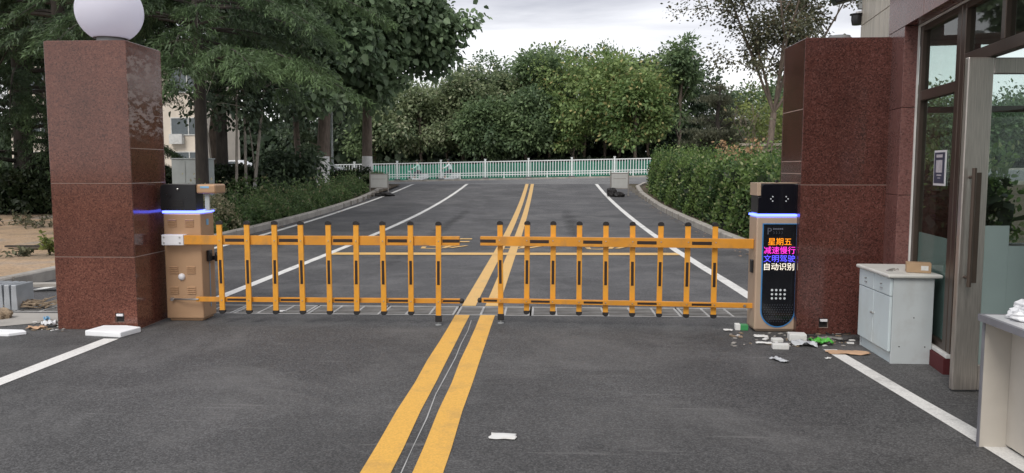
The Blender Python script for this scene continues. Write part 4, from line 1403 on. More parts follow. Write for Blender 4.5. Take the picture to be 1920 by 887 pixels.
b.build('rear_frame', M['bronze'], booth)
q = MB(); q.box(.36, 2.6, 2.147, 2.153, .75, 2.72); q.build('rear_pane', M['glass'], booth)
q = MB(); q.box(2.797, 2.803, -4.14, 2.06, .75, 2.72); q.build('rear_pane', M['glass'], booth)
# inner cable hook strip and dark door jamb
# open door: turned in towards the room, facing the road end
door_w = 1.0
dloc = MBW.inverted() @ Vector((2.745, 5.205, 0))
door = empty('door', (0, 0, 0), '', 'door')
for k_ in ('label', 'category'):
    del door[k_]
door.parent = booth; door.location = dloc; door.rotation_euler = (0, 0, FA + rad(1.5))
b = MB()
b.box(0, .165, 0, .045, .012, 2.215); b.box(door_w - .12, door_w, 0, .045, .012, 2.215)
b.box(.166, door_w - .121, .002, .043, .012, .185); b.box(.166, door_w - .121, .002, .043, 2.108, 2.213)
b.build('door_frame', M['steel_brushed'], door, bevel=.006)
q = MB(); q.box(.166, door_w - .121, .018, .026, .186, 2.107); q.build('pane', M['glass_door'], door)
q = MB(); q.box(.168, .33, .013, .0165, .19, 1.12); q.box(.331, door_w - .123, .013, .0165, .19, .985); q.build('frosted_film', M['film'], door)
q = MB(); q.tube([(.045, -.05, .72), (.045, -.05, 1.5)], .014, 10); q.tube([(.045, -.05, .78), (.045, .0, .78)], .01, 8); q.tube([(.045, -.05, 1.44), (.045, .0, 1.44)], .01, 8)
q.box(.07, .12, -.004, -.001, .74, 1.47)
q.build('handle', M['bronze'], door, smooth=False)
# poster on the glass
def w2(n_, s_, z_):
    return MBW @ Vector((n_, s_, z_))
po = empty('poster', w2(.146, -.01, 1.365), 'narrow navy poster in a white frame stuck on the booth window', 'poster', None, -FA)
pw, ph = .255, .255
b = MB(); b.box(-.008, .0, 0, .25, 0, .27); b.build('frame', M['white_metal'], po)
b = MB(); b.box(-.0105, -.0085, .016, .234, .018, .254); b.build('print', M['poster'], po)
b = MB(); b.box(-.0125, -.0108, .06, .19, .1, .195); b.box(-.0125, -.0108, .06, .19, .215, .238); b.box(-.0125, -.0108, .07, .17, .075, .085); b.box(-.0125, -.0108, .09, .15, .055, .061)
b.split('pale_block', M['poster_pale'], po)
# lamp heads on the tiled end
fl = empty('floodlight', w2(-.02, 2.19, 3.13), 'black square floodlight hanging off the tiled end of the booth', 'floodlight', None, -FA)
b = MB(); b.box(-.22, .06, -.04, .16, .12, .19); b.prism([(-.22, .04), (.02, .1), (.0, .19), (-.26, .14)], -.04, .14, 'y'); b.build('housing', M['black'], fl, bevel=.01)
b = MB(); b.tube([(0, .0, .02), (.03, .02, .1), (.03, .02, .16)], .012, 8); b.box(.0, .05, -.02, .04, -.02, .03); b.build('bracket', M['cap_grey'], fl)
sc_ = empty('security_camera', w2(.045, 2.19, 3.0), 'small dark dome camera on the tiled booth corner below the floodlight', 'camera', None, -FA)
b = MB(); b.lathe([(.012, -.05), (.045, -.045), (.055, .0), (.055, .05), (.07, .055), (.07, .065)], (-.07, .03, 0), 18); b.build('dome', M['black'], sc_, smooth=True)
b = MB(); b.box(-.08, .03, .01, .05, .066, .09); b.build('arm', M['white_metal'], sc_, bevel=.003)

# ================================================================== CABINET, DESK, THINGS ON THEM
cb = empty('side_cabinet', (2.635, 5.955, 0), 'worn pale blue cabinet with two drawers standing before the right pillar', 'cabinet', None, rad(-2))
cw, cl_, ch = .33, .64, .665
b = MB(); b.box(.03, cw, .0, .018, .0, ch); b.box(.03, cw, cl_ - .018, cl_, 0, ch); b.box(cw - .015, cw - .001, .019, cl_ - .019, .0, ch); b.box(.03, cw - .016, .019, cl_ - .019, .075, .09)
b.build('carcass', M['cabinet_side'], cb, bevel=.002, seg=1)
b = MB(); b.box(.04, .055, .02, cl_ - .02, 0, .085); b.build('plinth', M['cabinet'], cb)
b = MB(); b.box(-.02, cw + .05, -.03, cl_ + .015, ch + .001, ch + .03); b.build('top', M['cabinet_top'], cb, bevel=.012, seg=3)
for y0, y1 in ((.004, cl_ / 2 - .003), (cl_ / 2 + .003, cl_ - .004)):
    b = MB(); b.box(.006, .028, y0, y1, .525, ch - .006); d_ = b.build('drawer', M['cabinet'], cb, bevel=.004)
    b = MB(); ym = (y0 + y1) / 2; b.tube([(-.008, ym, .60), (.006, ym, .60)], .006, 10); b.box(-.003, .006, ym - .02, ym + .02, .565, .571); b.build('keyhole', M['cap_grey'], d_)
    b = MB(); b.box(.008, .028, y0, y1, .093, .520); d_ = b.build('door', M['cabinet'], cb, bevel=.004)
    yk = y1 - .015 if y0 < .1 else y0 + .015
    b = MB(); b.tube([(-.008, yk, .34), (.008, yk, .34)], .008, 10); b.build('knob', M['steel'], d_)
for x, z in ((.12, .36), (.08, .13), (.27, .13)):
    pass
b = MB()
for x, z in ((.19, .36), (.09, .135), (.28, .135)):
    b.tube([(x, -.0012, z), (x, .002, z)], .005, 8)
b.split('screw_hole', M['black_rough'], cb)
bx = empty('cardboard_box', (2.80, 6.05, .697), 'small brown cardboard box on top of the pale blue cabinet', 'box', None, rad(-20))
b = MB(); b.box(0, .17, 0, .11, 0, .075); b.build('carton', M['cardboard'], bx, bevel=.003)
b = MB(); b.box(.1, .15, -.0015, .0, .02, .055); b.build('sticker', M['paper'], bx)
b = MB(); b.box(0, .17, .045, .062, .0755, .0762); b.build('tape', M['tan'], bx)
jr = MB()
jr.tube([(0, 0, .005), (.03, .01, .02), (.045, .03, .006)], .004, 6); jr.box(-.05, -.01, .0, .03, 0, .008); jr.tube([(-.02, .05, .005), (.03, .06, .012)], .006, 6)
tag(jr.build('metal_fittings', M['steel'], loc=(2.735, 6.11, .6965)), 'loose metal fittings on the cabinet top beside the carton', 'fittings')

dk = empty('desk', (2.345, 4.16, 0), 'grey office desk cut by the right edge of the photo, knee side to the road', 'desk', None, rad(-3))
b = MB(); b.box(-.02, .64, -1.45, .03, .69, .72); b.build('top', M['desk_top'], dk, bevel=.008)
b = MB(); b.box(-.0215, .0, -1.45, .03, .687, .7225); b.box(-.02, .64, .028, .0325, .687, .7225)
b.split('edge_band', M['desk_edge'], dk)
b = MB(); b.box(.006, .6, -.002, .02, 0, .688); b.box(.006, .6, -1.42, -1.4, 0, .688); b.split('end_panel', M['desk'], dk, bevel=.002)
b = MB(); b.box(.0, .0055, -.003, .021, 0, .688); b.build('panel_edge', M['desk_edge'], dk)
b = MB(); b.box(.14, .158, -1.398, -.004, .02, .688); b.build('modesty_panel', M['desk'], dk)


def crumple(name, loc, w, l, rz, amp, seed, m, label, cat, thick=.003, freq=2.2, round_=.0, group=None, tilt=0):
    rng = np.random.default_rng(seed)
    nx, ny = 12, 9
    b = MB()
    ph_ = rng.uniform(0, 6.28, 8)
    vs = []
    for j in range(ny + 1):
        for i in range(nx + 1):
            u, v = i / nx * 2 - 1, j / ny * 2 - 1
            if round_:
                u2 = u * math.sqrt(max(0, 1 - round_ * v * v / 2)); v2 = v * math.sqrt(max(0, 1 - round_ * u * u / 2)); 
            else:
                u2, v2 = u, v
            e = 1 + .06 * math.sin(3 * u + ph_[0] + 2 * v) + .05 * math.sin(5 * v + ph_[1])
            z = amp * (.5 + .5 * math.sin(freq * 2 * u + ph_[2] + 1.3 * v) * math.cos(freq * 1.7 * v + ph_[3])) + amp * .4 * (.5 + .5 * math.sin(freq * 5 * u + ph_[4]) * math.sin(freq * 4 * v + ph_[5]))
            vs.append((u2 * w / 2 * e, v2 * l / 2 * e, z + .002 + tilt * (u + 1)))
    fs = [(j * (nx + 1) + i, j * (nx + 1) + i + 1, (j + 1) * (nx + 1) + i + 1, (j + 1) * (nx + 1) + i) for j in range(ny) for i in range(nx)]
    b.add(vs, fs)
    o = b.build(name, m, loc=loc, rot=(0, 0, rz), smooth=True)
    s = o.modifiers.new('solid', 'SOLIDIFY'); s.thickness = thick; s.offset = 1
    return tag(o, label, cat, group)


def puffy_bag(name, loc, sx, sy, sz, seed, m, label, cat):
    bm = bmesh.new(); bmesh.ops.create_icosphere(bm, subdivisions=4, radius=1)
    rng = np.random.default_rng(seed); ph_ = rng.uniform(0, 6.28, 9)
    for v in bm.verts:
        x, y, z = v.co
        k = 1 + .14 * math.sin(4 * x + ph_[0] + 3 * z) + .1 * math.sin(7 * y + ph_[1] + 4 * x) + .06 * math.sin(13 * (x + y) + ph_[2] + 9 * z) + .04 * math.sin(21 * z + 17 * x + ph_[3])
        v.co = Vector((x * k * sx, y * k * sy, max(-.55, z * k) * sz))
    me = bpy.data.meshes.new(name); bm.to_mesh(me); bm.free(); me.materials.append(m)
    o = link(name, me, None, (loc[0], loc[1], loc[2] + .55 * sz)); shade(o, 25)
    return tag(o, label, cat)


bgp = D(1912, 605, 4.0)
puffy_bag('plastic_bag', (2.53, 4.02, .722), .13, .1, .065, 3, M['bag_white'], 'crumpled white plastic bag lying on the grey desk', 'bag')

# ================================================================== LITTER
g = G(205, 632)
b = MB(); b.prism([(-.2, -.12), (.17, -.15), (.2, .1), (.02, .15), (-.19, .12)], 0, .05, 'z')
o = b.build('foam_block', M['foam'], loc=(g.x - .03, g.y + .13, .001), rot=(rad(0), 0, rad(-6)), bevel=.008); tag(o, 'thick white foam slab at the foot of the left pillar', 'foam')
g = G(20, 627)
b = MB(); b.prism([(-.3, -.08), (.1, -.1), (.2, .0), (.12, .07), (-.3, .09)], 0, .03, 'z')
tag(b.build('foam_board', M['foam'], loc=(g.x - .05, g.y, .001), bevel=.006), 'white foam board at the left edge of the photo', 'foam')
crumple('paper_sheet', G(943, 820) + Vector((0, 0, 0)), .145, .09, rad(-4), .006, 4, M['paper'], 'white paper scrap alone on the asphalt in the foreground', 'paper', freq=.9)
crumple('paper_sheet', G(525, 585) + Vector((0, 0, .003)), .08, .09, 0, .006, 5, M['paper'], 'white paper scrap on the grate under the left boom', 'paper')
crumple('torn_paper', G(1462, 677), .07, .14, rad(30), .015, 6, M['bag_grey'], 'torn grey scrap alone in front of the litter heap', 'litter')
crumple('paper_sheet', G(1365, 620), .08, .06, rad(-15), .008, 7, M['paper'], 'small white scrap left of the green carton', 'paper')
crumple('paper_sheet', G(1427, 632), .12, .09, rad(-12), .01, 8, M['paper'], 'white paper lying just in front of the display kiosk', 'paper')
crumple('paper_sheet', G(1432, 645), .13, .05, rad(-12), .012, 9, M['paper'], 'crumpled white strip left of the two small white boxes', 'paper')
b = MB(); b.box(-.045, .0, -.04, .04, 0, .055); b.box(.0005, .07, -.04, .04, .0, .05, 1)
tag(b.build('green_carton', [M['paper'], M['green_box']], loc=G(1387, 618), rot=(0, 0, rad(-5)), bevel=.003), 'little white and green carton beside the display kiosk', 'carton')
def lit_box(name, px, py, w, l, h, rz, label, m='paper'):
    r = empty(name, G(px, py), label, 'box', None, rad(rz))
    b = MB(); b.box(-w / 2, w / 2, -l / 2, l / 2, 0, h); b.build('carton', M[m], r, bevel=.004)
    b = MB(); b.box(-w / 2 + .004, w / 2 - .004, -l / 2 + .004, l / 2 - .004, h + .0006, h + .003); b.build('lid', M[m], r)
lit_box('white_box', 1494, 638, .145, .1, .06, -6, 'biggest white box in the litter, against the kiosk foot')
lit_box('white_box', 1457, 641, .09, .06, .03, 4, 'flat white box lying behind the rounded one')
lit_box('white_box', 1463, 654, .13, .06, .042, -4, 'rounded white box at the front of the litter heap')
crumple('plastic_wrap', G(1507, 648), .2, .13, rad(-15), .035, 10, M['bag_grey'], 'grey translucent plastic wrap beside the green bag', 'litter')
crumple('plastic_bag', G(1539, 646), .17, .12, rad(8), .045, 11, M['bag_green'], 'bright green plastic bag in the litter', 'bag', freq=2.8)
crumple('cardboard_sheet', G(1590, 663), .36, .13, rad(-3), .012, 12, M['card_ground'], 'flat tan cardboard scrap across the white line', 'cardboard', round_=.8)
crumple('plastic_wrap', G(1555, 637), .2, .07, rad(-12), .02, 13, M['steel_grate'], 'dull grey rag between the green bag and the cabinet', 'litter')
crumple('plastic_wrap', G(1608, 622), .05, .1, rad(20), .05, 14, M['paper'], 'white scrap hanging at the corner of the blue cabinet', 'litter')
crumple('torn_paper', G(1553, 673), .05, .03, rad(30), .006, 15, M['paper'], 'tiny pale scrap in front of the tan cardboard', 'litter')
rc = random.Random(9)
for k, lab in enumerate(('black cable tangle at the foot of the right pillar', 'second cable coil nearer the blue cabinet', 'thin dark cable trailing behind the white boxes')):
    b = MB(); px0, py0 = ((1560, 628), (1582, 640), (1520, 634))[k]
    c0 = G(px0, py0); pts = []
    for j in range(26):
        t = j / 25
        pts.append((c0.x + (t - .5) * .32 + .03 * math.sin(9 * t + k), c0.y + .05 * math.sin(7 * t * (1 + .3 * k) + k) + rc.uniform(-.01, .01), .008 + .012 * abs(math.sin(6 * t))))
    b.tube(pts, .005, 6)
    tag(b.build('cable', M['cable'], smooth=True), lab, 'cable')
b = MB()
for k in range(70):
    c0 = G(rc.uniform(1370, 1600), rc.uniform(625, 650)); a = rc.uniform(0, 3.14); s_ = rc.uniform(.006, .03)
    b.box(-s_, s_, -s_ * .6, s_ * .6, .003, .006 + s_ * .2, rc.choice((0, 0, 1, 2)), Matrix.Translation((c0.x, c0.y, 0)) @ Matrix.Rotation(a, 4, 'Z'))
for k in range(50):
    c0 = G(rc.uniform(60, 120), rc.uniform(600, 622)); a = rc.uniform(0, 3.14); s_ = rc.uniform(.005, .02)
    b.box(-s_, s_, -s_ * .6, s_ * .6, .003, .006 + s_ * .2, rc.choice((0, 1, 2)), Matrix.Translation((c0.x, c0.y, 0)) @ Matrix.Rotation(a, 4, 'Z'))
tag(b.build('rubble_crumbs', [M['concrete'], M['paper'], M['twig']]), 'scattered crumbs of rubble and paper round the pillars', 'rubble', kind='stuff')
crumple('plastic_wrap', G(92, 613), .12, .1, .3, .05, 16, M['bag_white'], 'crumpled white and blue wrapper beside the left pillar', 'litter')
crumple('plastic_wrap', G(88, 605), .05, .05, .8, .05, 17, M['blue_film'], 'scrap of blue film on the crumpled wrapper', 'litter')
crumple('torn_paper', G(68, 617), .16, .08, .1, .02, 18, M['card_ground'], 'pale brown crumpled paper left of the white wrapper', 'litter')
# bundle of metal strips, brushwood, plank, weeds at left
st_ = MB()
c0 = G(4, 582)
for k in range(6):
    x = c0.x + .1 - k * .085
    st_.prism([(x, 0), (x + .07, 0), (x + .062, .27), (x + .008, .27)], c0.y - .0 + k * .01, c0.y + .28 + k * .01, 'y')
tag(st_.build('metal_strips', M['sheet_metal'], bevel=.006), 'bundle of upright grey metal strips at the left edge', 'metal strips')
b = MB(); c0 = G(55, 578); rc = random.Random(2)
for k in range(70):
    a = rc.uniform(-.5, .5) + (math.pi if rc.random() < .5 else 0); l_ = rc.uniform(.08, .32)
    p0 = Vector((c0.x + rc.gauss(-.12, .16), c0.y + rc.gauss(0, .05), .012 + abs(rc.gauss(0, .035))))
    p1 = p0 + Vector((math.cos(a) * l_, math.sin(a) * l_ * .4, rc.uniform(-.02, .1) if p0.x > c0.x else rc.uniform(-.02, .03)))
    p1.z = max(.01, p1.z)
    b.tube([p0, p0.lerp(p1, .5) + Vector((0, 0, .015)), p1], [.008, .007, .004], 5)
tag(b.build('brushwood', M['twig']), 'heap of dry brown brushwood on the drain by the left gate', 'brushwood')
puffy_bag('dry_clump', (G(4, 597).x, G(4, 597).y, 0), .1, .08, .07, 8, M['twig'], 'dry tan clump of grass cut by the left edge of the photo', 'clump')
b = MB(); c0 = G(45, 538, .06); b.box(-.55, .45, -.05, .12, .0, .035, 0, Matrix.Translation((c0.x, c0.y, .06)) @ Matrix.Rotation(rad(12), 4, 'Z'))
tag(b.build('plank', M['kerb']), 'pale board lying on the sand behind the metal strips', 'board')
b = MB(); c0 = G(48, 463, .08); b.box(-.35, .35, -.04, .04, .0, .03, 0, Matrix.Translation((c0.x, c0.y, .08)) @ Matrix.Rotation(rad(4), 4, 'Z'))
tag(b.build('stick', M['bark_dark']), 'dark stick lying far out on the sand', 'stick')


def weed(loc, h, n, seed, leaf, label, cat='weed', w=.3, group=None, name='weed', lsz=.09):
    rng = np.random.default_rng(seed)
    root = empty(name, loc, label, cat, group)
    b = MB(); Ps = []
    for k in range(max(5, n // 14)):
        e = np.array([rng.normal(0, w * .5), rng.normal(0, w * .5), h * rng.uniform(.5, 1)])
        b.tube([(0, 0, -.03), tuple(e * np.array([.4, .4, .55])), tuple(e)], [.006, .005, .003], 4, caps=False)
        Ps.append(e * rng.uniform(.3, 1, (14, 1)) ** np.array([[1, 1, .8]]) + rng.normal(0, .03, (14, 3)))
    P = np.concatenate(Ps); k = len(P)
    P[:, 2] = np.maximum(P[:, 2], .02)
    b.build('stems', M['bark_dark'], root)
    me = leaf_mesh('leaves', P, unit(rng.normal(0, .7, (k, 3)) + np.array([0, 0, .3])), unit(rng.normal(0, .6, (k, 3)) + np.array([0, 0, 1])), lsz * rng.uniform(.6, 1.3, k), .5, rng.uniform(0, 1, k), LEAF[leaf], 'fold')
    link('leaves', me, root)
    return root


c0 = G(93, 478, .06); weed(c0, .38, 140, 4, 'lime', 'bright green weed tuft on the sand beside the left pillar', w=.3)
c0 = G(75, 481, .06); weed(c0 + Vector((-.3, 0, 0)), .12, 60, 5, 'sparse', 'low brownish weed left of the bright tuft', w=.35)

for k_, (px_, py_) in enumerate(((12, 425), (60, 420), (38, 414), (88, 428))):
    c0 = G(px_, py_, .06)
    weed(c0, .22, 90, 300 + k_, 'sparse', ('low scrubby weed at the far edge of the sand, leftmost', 'low scrubby weed below the dark hedge, third from the left', 'low scrubby weed below the dark hedge, second from the left', 'low scrubby weed close beside the left pillar, farthest out')[k_], w=.9)
# ================================================================== LEFT SIDE: shrubs, walls, trees
hedge('shrub_border', [(-7.35, 13.4), (-7.35, 17.5)], .95, .42, 9000, 'cream flecked low shrubs at the near end of the left kerb', 'cream', 21, lsize=.065, cat='shrubs', rough=.14, top_jit=.55, tmpl='fold', core='shrub', group='low shrub borders along the left kerb')
hedge('shrub_border', [(-7.4, 15.5), (-7.45, 22), (-7.55, 27), (-7.8, 32)], 1.15, .36, 20000, 'green low shrubs running along the left kerb to the trees', 'shrub', 22, lsize=.07, cat='shrubs', rough=.14, top_jit=.55, tmpl='fold', core='shrub', group='low shrub borders along the left kerb')
hedge('clipped_hedge', [(-7.9, 36.3), (-7.6, 33.6)], .9, .45, 5000, 'short clipped hedge end beside the left sign board', 'shrub', 23, lsize=.07, core='hedge_dark')
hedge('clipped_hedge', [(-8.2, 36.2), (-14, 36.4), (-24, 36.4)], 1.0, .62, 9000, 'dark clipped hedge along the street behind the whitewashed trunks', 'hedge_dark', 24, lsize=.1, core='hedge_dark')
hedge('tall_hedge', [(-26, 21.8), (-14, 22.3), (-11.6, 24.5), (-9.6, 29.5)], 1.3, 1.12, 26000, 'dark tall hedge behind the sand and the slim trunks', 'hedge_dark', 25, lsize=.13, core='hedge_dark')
# leafy dark bush beside the first whitewashed trunk
broad_tree('bush', on_ground(540, 27.5), 1.75, (1.8, 1.3, .8), 'dark drooping bush left of the first whitewashed trunk', 'dark', 31, bark='bark_dark', nl=14, nc=240, per=20, lsize=.2, rc=.34, r0=.05, cat='bush', droop=.9, low_cut=-.9)
broad_tree('bush', on_ground(470, 25.6), 1.0, (1.1, .7, .45), 'small green bush at the foot of the slim trunks', 'shrub', 32, bark='bark_dark', nl=8, nc=80, per=20, lsize=.12, rc=.2, r0=.03, cat='bush', low_cut=-.9)

# big-leaved trees with whitewashed trunks
def paulownia(px, Y, Ht, R, cc, r0, label, seed, paint, lean, nc=420, reach=()):
    rng = np.random.default_rng(seed)
    p0 = on_ground(px, Y)
    root = empty('broadleaf_tree', p0, label, 'tree', 'trees with whitewashed trunks')
    c = np.array(cc, float)
    cl, lc, lr = lobed_clumps(rng, c, R, 26, nc, .34, -.75)
    b = MB()
    for (qx, qy, dy) in reach:
        q = D(qx, qy, Y + dy) - p0
        s0 = Vector((lean[0], lean[1], 6.0)); mid = s0.lerp(q, .55) + Vector((0, 0, .7))
        b.tube([s0, s0.lerp(mid, .5) + Vector((0, 0, .3)), mid, q], [.07, .055, .04, .012], 6, caps=False)
        e = np.array([np.array(mid.lerp(q, t)) + rng.normal(0, .22, 3) for t in rng.uniform(.35, 1.05, 14)])
        cl = (np.concatenate([cl[0], e]), np.concatenate([cl[1], np.tile(np.array(unit(np.array((q.x, q.y, .3))[None]))[0], (14, 1))]), np.concatenate([cl[2], rng.uniform(.4, 1, 14)]))
    pts = [(0, 0, -.1), (0, 0, paint * .5), (lean[0] * .12, 0, paint), (lean[0] * .3, lean[1] * .3, paint + 1.2), (lean[0] * .6, lean[1] * .6, 4.2), (lean[0], lean[1], 6.0), (lean[0] * 1.1, lean[1], Ht * .75)]
    rs = [r0 * 1.2, r0 * 1.05, r0, r0 * .95, r0 * .82, r0 * .6, r0 * .25]
    b.tube(pts, rs, 14, ms=[1, 1, 0, 0, 0, 0, 0])
    for q in lc[:16]:
        s0 = Vector(pts[4]).lerp(Vector(pts[5]), rng.uniform(-.3, 1.2))
        q = Vector(q); rr = r0 * rng.uniform(.25, .42); mid = s0.lerp(q, .5) + Vector((0, 0, .4))
        b.tube([s0, s0.lerp(mid, .6), mid, q], [rr, rr * .8, rr * .6, rr * .15], 7, caps=False)
    b.build('trunk', [M['bark'], M['whitewash']], root, smooth=True)
    P, A, Nn, s, t = blob_leaves(rng, cl, 28, .62, .3, up_bias=.8, droop=.75)
    keep = P[:, 2] > 2.4
    link('crown', leaf_mesh('crown', P[keep], A[keep], Nn[keep], s[keep], .8, t[keep], LEAF['paulownia'], 'fold'), root)
    return root


paulownia(607, 33, 12.5, (4.2, 3.4, 4.2), (-1.0, 0, 7.3), .27, 'thick whitewashed broadleaf tree, nearer of the pair, leaning slightly right', 41, 1.5, (.25, .2), nc=640, reach=((500, 70, -3.5), (545, 50, -3.2), (590, 185, -3)))
paulownia(690, 37.4, 13.5, (4.2, 3.4, 5.0), (.35, -.3, 7.1), .25, 'straight whitewashed broadleaf tree beside the left sign board, big crown against the sky', 42, 1.35, (.05, .1), nc=720, reach=((872, 40, -1.0), (845, 95, -.5), (715, 165, -3.2), (735, 120, -3)))

# cedars and the dark trees on the left
cedar((-7.9, 17.6, gz(0, 17.6)), 11, 'dark cedar right behind the left pillar with a long drooping bough tinted as if lit', 51, spread=3.6, z0=4.3, trunk_r=.14, boughs=[(3.7, -.25, 4.0), (3.75, -.62, 4.6), (3.7, -.95, 4.9), (3.8, -1.25, 3.6), (3.9, -1.6, 3.2), (5.2, -.6, 4.2), (5.6, 0.1, 4.3)])
cedar((-12.3, 19.5, .1), 13, 'tall dark cedar behind the globe lamp', 52, spread=4.4, z0=5.2, trunk_r=.22)
cedar((-16.5, 24, .2), 14, 'tall dark cedar at the left edge beyond the sand', 53, spread=4.8, z0=1.6, trunk_r=.26)
cedar((-12.0, 28.5, .35), 14, 'tall dark cedar standing between the slim trunks and the cream building', 54, spread=4.2, z0=7.2, trunk_r=.2)
broad_tree('broadleaf_tree', (-19.5, 30, .4), 12, (5, 4, 5), 'dense dark broadleaf tree at the far left behind the cedars', 'dark', 61, nl=20, nc=420, per=24, lsize=.34, rc=.7, r0=.25, low_cut=-.9)
broad_tree('broadleaf_tree', (-14.6, 34, .5), 15, (4.6, 4, 4), 'dense dark broadleaf tree left of the whitewashed pair', 'dark', 62, nl=20, nc=420, per=24, lsize=.32, rc=.7, r0=.2, low_cut=-.8)
broad_tree('broadleaf_tree', (-13.0, 40.5, .8), 11, (4.5, 3.5, 4.4), 'dark tree behind the lamp post between the whitewashed trunks', 'dark', 63, nl=20, nc=360, per=24, lsize=.34, rc=.7, r0=.2, low_cut=-.9)
# slim trunks
def slim(px, Y, Ht, lean, r0, label, seed, paint=None, crown=True, leafn=60):
    rng = np.random.default_rng(seed)
    root = empty('slim_tree', on_ground(px, Y), label, 'tree', 'slim young trees on the left')
    b = MB()
    ms = [1, 0, 0, 0] if paint else [0] * 4
    zp = paint or .8
    b.tube([(0, 0, -.1), (lean * zp / Ht, 0, zp), (lean * .45, .05, Ht * .5), (lean * .75, 0, Ht * .75), (lean, .1, Ht)], [r0 * 1.2, r0, r0 * .8, r0 * .5, r0 * .2], 8, ms=ms)
    C = np.stack([lean + rng.normal(0, .9, leafn), rng.normal(0, .8, leafn), Ht * rng.uniform(.6, 1.1, leafn)], 1)
    for q in C[:12]:
        s0 = Vector((lean * .7, 0, Ht * .7)); b.tube([s0, s0.lerp(Vector(q), .5) + Vector((0, 0, .1)), Vector(q)], [r0 * .3, r0 * .2, .006], 5, caps=False)
    b.build('trunk', [M['bark_pale'], M['whitewash']], root, smooth=True)
    O = unit(C - np.array([lean, 0, Ht * .8])); T = rng.uniform(.1, .7, leafn)
    P, A, Nn, s, t = blob_leaves(rng, (C, O, T), 22, .35, .17)
    link('crown', leaf_mesh('crown', P, A, Nn, s, .6, t, LEAF['dark'], 'fold'), root)


slim(444, 25.2, 5.2, .15, .05, 'slim straight young tree, leftmost of the thin trunks', 71)
slim(487, 26.5, 4.6, -.55, .03, 'thinnest young trunk leaning left among the slim trees', 72)
slim(463, 25.9, 5.6, .0, .055, 'slim young tree with whitewashed foot, left stem of the pair', 73, .8)
slim(474, 25.9, 5.6, .75, .06, 'slim young tree with whitewashed foot leaning right, right stem of the pair', 74, .8)
slim(408, 23.0, 4.6, -.5, .03, 'thin bare stem beside the tan barrier hood', 75, leafn=12)
# lamp post
lp = empty('lamp_post', on_ground(625, 38.5), 'thin pale lamp post between the two whitewashed trunks', 'lamp post')
b = MB(); b.tube([(0, 0, 0), (0, 0, 1.0), (0, 0, 1.02), (0, 0, 7.2)], [.11, .1, .06, .045], 12); b.build('pole', M['pole'], lp, smooth=True)
b = MB(); b.box(-.15, .15, -.15, .15, -.02, .04); b.build('base', M['concrete'], lp)
b = MB(); b.tube([(0, 0, 7.2), (.1, 0, 7.5), (.8, 0, 7.6)], .03, 8); b.box(.7, 1.3, -.1, .1, 7.55, 7.66); b.build('lamp_head', M['pole'], lp)

# utility cabinet
YK = 19.5
ka, kb = D(322, 320, YK), D(388, 320, YK)
kw = kb.x - ka.x
ub = empty('utility_cabinet', (ka.x, YK, gz(ka.x, YK) + .06), 'pale grey utility cabinet behind the tan barrier hood', 'utility cabinet')
uh = D(350, 299, YK).z - gz(ka.x, YK) - .06
b = MB(); b.box(0, kw * .8, 0, .45, .1, uh); b.box(kw * .8 + .012, kw, .0, .45, .1, uh); b.box(-.025, kw + .025, -.025, .475, uh + .001, uh + .035); b.box(.03, kw - .03, .03, .42, -.05, .1); b.build('body', M['box_grey'], ub, bevel=.008)
for x0, x1 in ((.02, kw * .39), (kw * .41, kw * .79)):
    b = MB(); b.box(x0, x1, -.014, -.001, .16, uh - .04); q = b.build('door', M['box_grey'], ub, bevel=.005)
    b = MB(); b.box(x1 - .05, x1 - .03, -.028, -.015, .7, .82); b.build('handle', M['steel'], q)

# building
Yb = 47
bA = D(290, 320, Yb); bB = D(368, 320, Yb)
bd_ = empty('apartment_building', (bA.x - 9, Yb, gz(bA.x, Yb)), 'cream low building with sash windows behind the left trees', 'building')
bw_ = bB.x - bA.x + 9
gzb = gz(bA.x, Yb)
f2z0, f2z1 = D(360, 252, Yb).z - gzb, D(360, 222, Yb).z - gzb
f1z0, f1z1 = D(360, 306, Yb).z - gzb, D(360, 286, Yb).z - gzb
b = MB(); b.box(0, bw_, 0, 7, -.2, 8.6); b.build('wall', M['cream'], bd_)
b = MB(); b.box(-.3, bw_ + .3, -.3, 7.3, 8.6, 8.85); b.build('roof', M['concrete'], bd_)
nwin = 6
wx = [bw_ - .5 - 2.6 - k * 3.1 for k in range(4)]
wx[0] = D(322, 230, Yb).x - (bA.x - 9)
for k in range(1, 4):
    wx[k] = wx[0] - 3.1 * k
for z0, z1 in ((f1z0, f1z1), (f2z0, f2z1), (f2z1 + 1.6, f2z1 + 3.0)):
    for x in wx:
        b = MB(); ww = 2.1
        b.box(x - .06, x + ww + .06, -.05, -.001, z0 - .06, z0); b.box(x - .06, x + ww + .06, -.05, -.001, z1, z1 + .06)
        for xx in (x - .06, x + ww / 2 - .03, x + ww):
            b.box(xx, xx + .06, -.049, -.001, z0, z1)
        q = b.build('window', M['win_frame'], bd_)
        b = MB(); b.box(x, x + ww / 2 - .03, -.02, -.002, z0, z1); b.box(x + ww / 2 + .03, x + ww, -.02, -.002, z0, z1); b.build('pane', M['win_dark'], q)
acp = D(334, 261, Yb)
b = MB(); b.box(0, .8, -.36, -.01, 0, .6); b.tube([(.28, -.37, .3), (.28, -.362, .3)], .22, 16, 0); q = b.build('air_conditioner', M['win_frame'], bd_, loc=(acp.x - bA.x + 9 - .4, 0, acp.z - gzb - .3), bevel=.01)

